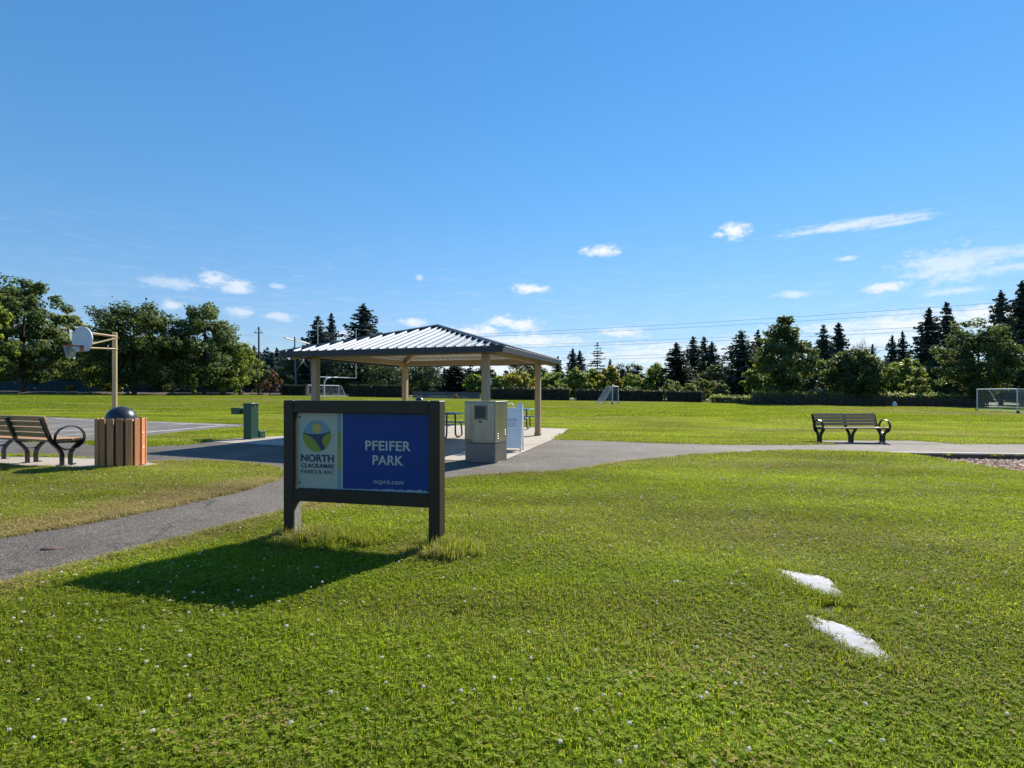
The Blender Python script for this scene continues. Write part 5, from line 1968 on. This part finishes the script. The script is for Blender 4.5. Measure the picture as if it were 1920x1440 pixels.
rng = np.random.default_rng(21)
MG = ['grass', 'clover_leaf']
near = lib('near_turf', [grass_patch('a', 1, .15, 620, 55, .040, .0042, MG), grass_patch('b', 2, .15, 560, 95, .038, .0042, MG), grass_patch('c', 3, .15, 720, 16, .045, .0040, MG),
                         grass_patch('d', 4, .15, 480, 135, .036, .0045, MG), grass_patch('e', 5, .15, 660, 32, .050, .0042, MG), grass_patch('f', 6, .07, 90, 10, .06, .0042, MG)])
mid = lib('mid_turf', [grass_patch('g', 11, .45, 1300, 140, .045, .009, MG), grass_patch('h', 12, .45, 1100, 230, .043, .009, MG), grass_patch('i', 13, .45, 1500, 50, .05, .009, MG), grass_patch('j', 14, .18, 170, 10, .05, .009, MG)])
far = lib('far_turf', [grass_patch('k', 21, 1.5, 2000, 0, .06, .03, ['grass_field', 'clover_leaf'], .5), grass_patch('l', 22, 1.5, 2300, 0, .055, .03, ['grass_field', 'clover_leaf'], .5)])


def fov(P, m=1.12, pad=1.6):
    return np.abs(P[:, 0]) < P[:, 1] * .951 * m + pad


def dryness(P):
    d1 = dist_to(P, IS_S[24:])            # straw along the lower edge of the grass island
    d2 = dist_to(P, NE_S)
    d3 = dist_to(P, FAR_RIGHT[3:])
    n = vnoise(P, 1.3, 1)
    isl = inside(P, IS_S + [(-12, 1), (-12, 9)])
    v = np.where(isl, np.clip(1.05 - d1 / 1.05, 0, 1) * .95 + .36, 0)
    v = np.maximum(v, np.clip(.75 - d2 / .55, 0, .62))
    v = np.maximum(v, np.clip(.6 - d3 / .9, 0, .55))
    post = np.minimum(np.hypot(P[:, 0] + .7, P[:, 1] - 4.6), np.hypot(P[:, 0] + 2.05, P[:, 1] - 5.0))
    v = np.maximum(v, np.clip(.62 - post / .9, 0, .5))
    return np.clip(np.maximum(v + n * .25 * (v > .03), .07 + .12 * np.clip(n + .1, 0, 1)), 0, 1)


# close lawn
P = jitter_grid(-16, 16, .6, 11.5, .15, rng)
P = P[fov(P) & off_hard(P, .085)]
for st in (ST1, ST2):
    P = P[~inside(P, st) & (dist_to(P, st + [st[0]]) > .115)]
n_near = len(P)
n2 = vnoise(P, .8, 2)
idx = np.where(n2 > .1, rng.choice([0, 2, 4], n_near), rng.choice([0, 1, 3], n_near))
idx = np.where(rng.random(n_near) < .15, rng.integers(0, 5, n_near), idx)
# ragged tufts right at the edges
E_ = jitter_grid(-14, 14, 1.6, 11.5, .075, rng)
E_ = E_[fov(E_) & off_hard(E_, .012) & ~off_hard(E_, .11)]
S_ = jitter_grid(1.5, 2.7, 2.6, 4.5, .06, rng)
S_ = S_[((dist_to(S_, ST1 + [ST1[0]]) < .12) | (dist_to(S_, ST2 + [ST2[0]]) < .12)) & ~(inside(S_, ST1) & (dist_to(S_, ST1 + [ST1[0]]) > .012)) & ~(inside(S_, ST2) & (dist_to(S_, ST2 + [ST2[0]]) > .012))]
W_ = np.concatenate([np.array([-.56, 4.64]) + rng.normal(0, .11, (60, 2)), np.array([-1.95, 5.02]) + rng.normal(0, .12, (40, 2)), np.array([-1.4, 5.0]) + rng.normal(0, .16, (45, 2))])
PA = np.concatenate([P, E_, S_, W_])
nE = len(E_) + len(S_) + len(W_)
idx = np.concatenate([idx, np.full(nE, 5)])
n_all = len(PA)
tall = vnoise(PA, 2.1, 3)
sz = 1 + .32 * tall + rng.normal(0, .08, n_all)
sz[-len(W_):] *= rng.uniform(1.2, 2.4, len(W_))
sxy = np.where(idx == 5, rng.uniform(.8, 1.2, n_all), rng.uniform(.95, 1.15, n_all))
scl = np.column_stack([sxy, sxy, np.clip(sz, .45, 3)])
rot = np.column_stack([np.zeros(n_all), np.full(n_all, .0127), rng.uniform(0, 6.283, n_all)])
rot[:, 1] = 0
dr = dryness(PA)
turf = scatter('lawn_grass', PA, gz(PA[:, 0]), rot, scl, idx, near, dr)
tag(turf, 'short green grass mixed with clover on the near lawn', 'grass', kind='stuff')

# middle distance
P = jitter_grid(-32, 32, 11.2, 32, .5, rng)
P = P[fov(P) & off_hard(P, .33)]
E_ = jitter_grid(-32, 32, 11.2, 28, .2, rng)
E_ = E_[fov(E_) & off_hard(E_, .06) & ~off_hard(E_, .38)]
idx = np.concatenate([rng.integers(0, 3, len(P)), np.full(len(E_), 3)])
PA = np.concatenate([P, E_])
n_all = len(PA)
s1 = rng.uniform(.9, 1.15, n_all)
scl = np.column_stack([s1, s1, np.clip(1 + .3 * vnoise(PA, .7, 4), .5, 2)])
rot = np.column_stack([np.zeros(n_all), np.zeros(n_all), rng.uniform(0, 6.283, n_all)])
o = scatter('meadow_grass', PA, gz(PA[:, 0]), rot, scl, idx, mid, dryness(PA))
tag(o, 'mown grass around the shelter, court and paths', 'grass', kind='stuff')

# the playing field
P = jitter_grid(-125, 110, 30.5, 150, 1.75, rng)
edge_l = [(-101, 88.0), (-81, 90.0), (-72, 97.5), (-62, 106.5), (-54, 118), (-47, 127), (-40, 150), (-140, 150), (-140, 88)]
P = P[fov(P, 1.16, 4) & ~inside(P, edge_l) & off_hard(P, .2)]
P = P[~((P[:, 0] > 34) & (P[:, 1] > 79.5)) & ~((P[:, 1] > 97 + .3 * np.maximum(0, -P[:, 0])) & (P[:, 0] > -60))]
n_all = len(P)
s1 = rng.uniform(.95, 1.2, n_all)
scl = np.column_stack([s1, s1, np.ones(n_all)])
rot = np.column_stack([np.zeros(n_all), np.full(n_all, .0127), rng.uniform(0, 6.283, n_all)])
rot[:, 1] = 0
band = np.clip(vnoise(P * np.array([.35, 1.0]), .12, 6) - .12, 0, 1) * 1.6
o = scatter('field_grass', P, gz(P[:, 0]) + .0, rot, scl, rng.integers(0, 2, n_all), far, np.clip(band, 0, .7))
tag(o, 'wide mown playing field reaching to the trees', 'grass', kind='stuff')


# clover heads
def flower(seed):
    r = np.random.default_rng(seed)
    n = 46
    d = unit(r.normal(size=(n, 3)))
    d[:, 2] = np.abs(d[:, 2]) - .15
    d = unit(d)
    C = d * .0085
    V, F = leaf_cards(C, unit(d + r.normal(0, .5, (n, 3))), .009, r, .6)
    st = MB().tube([(0, 0, -.05), (.003, 0, -.02), (0, 0, 0)], .0012, 3, False)
    V = np.concatenate([V, np.array([tuple(p) for p in st.v])])
    F = np.concatenate([F, np.array(st.f) + 4 * n])
    me = np_mesh('flower', V, F, np.full(len(F), .4))
    me.materials.append(MATS['clover_white'])
    me.materials.append(MATS['clover_leaf'])
    mi = np.zeros(len(F), np.int32)
    mi[n:] = 1
    me.polygons.foreach_set('material_index', mi)
    return bpy.data.objects.new('flower', me)


heads = lib('clover_head', [flower(k) for k in range(3)])
P = np.column_stack([rng.uniform(-9, 11, 16000), rng.uniform(1.8, 12.5, 16000)])
P = P[fov(P, 1.02) & off_hard(P, .05)]
dens = .16 + .55 * np.clip(vnoise(P, .55, 8) + .1, 0, 1) + .42 * np.exp(-((P[:, 0] + 2.3) / 1.0) ** 2 - ((P[:, 1] - 3.6) / 1.0) ** 2) + .25 * (P[:, 1] > 8.5) * (P[:, 0] > 2)
P = P[rng.random(len(P)) < dens * .65]
n_all = len(P)
s1 = rng.uniform(.4, 1.0, n_all)
o = scatter('clover_flowers', P, gz(P[:, 0]) + rng.uniform(.038, .065, n_all), np.column_stack([rng.normal(0, .25, (n_all, 2)), rng.uniform(0, 6.28, n_all)]), np.column_stack([s1] * 3), rng.integers(0, 3, n_all), heads)
tag(o, 'small white clover flowers dotted over the lawn', 'flowers', kind='stuff')


# wood chips
def chip(seed):
    r = random.Random(seed)
    m = MB()
    l, w, h = r.uniform(.05, .1), r.uniform(.02, .035), r.uniform(.006, .014)
    m.add([(-l / 2, -w / 2 * r.uniform(.4, 1), 0), (l / 2, -w / 2 * r.uniform(.3, 1), 0), (l / 2, w / 2 * r.uniform(.3, 1), .004), (-l / 2, w / 2, 0),
           (-l / 2.3, -w / 2.6, h), (l / 2.3, -w / 3, h), (l / 2.5, w / 3, h * .8), (-l / 2.4, w / 2.6, h)],
          [(3, 2, 1, 0), (4, 5, 6, 7), (0, 1, 5, 4), (1, 2, 6, 5), (2, 3, 7, 6), (3, 0, 4, 7)])
    me = bpy.data.meshes.new('chip')
    me.from_pydata(m.v, [], m.f)
    me.materials.append(MATS['chip'])
    return bpy.data.objects.new('chip', me)


chips = lib('wood_chip', [chip(k) for k in range(5)])
P = np.column_stack([rng.uniform(9.4, 15, 15000), rng.uniform(8.2, 13.2, 15000)])
P = P[inside(P, PIT) & (dist_to(P, PIT + [PIT[0]]) > .03) & (P[:, 1] < 13.13) & fov(P, 1.05)]
n_all = len(P)
s1 = rng.uniform(.8, 1.5, n_all)
o = scatter('wood_chips', P, gz(P[:, 0]) - .12 + rng.uniform(0, .035, n_all), np.column_stack([rng.normal(0, .35, (n_all, 2)), rng.uniform(0, 6.28, n_all)]), np.column_stack([s1] * 3), rng.integers(0, 5, n_all), chips)
tag(o, 'pale wood chips filling the sunken play area at the right', 'wood chips', kind='stuff')
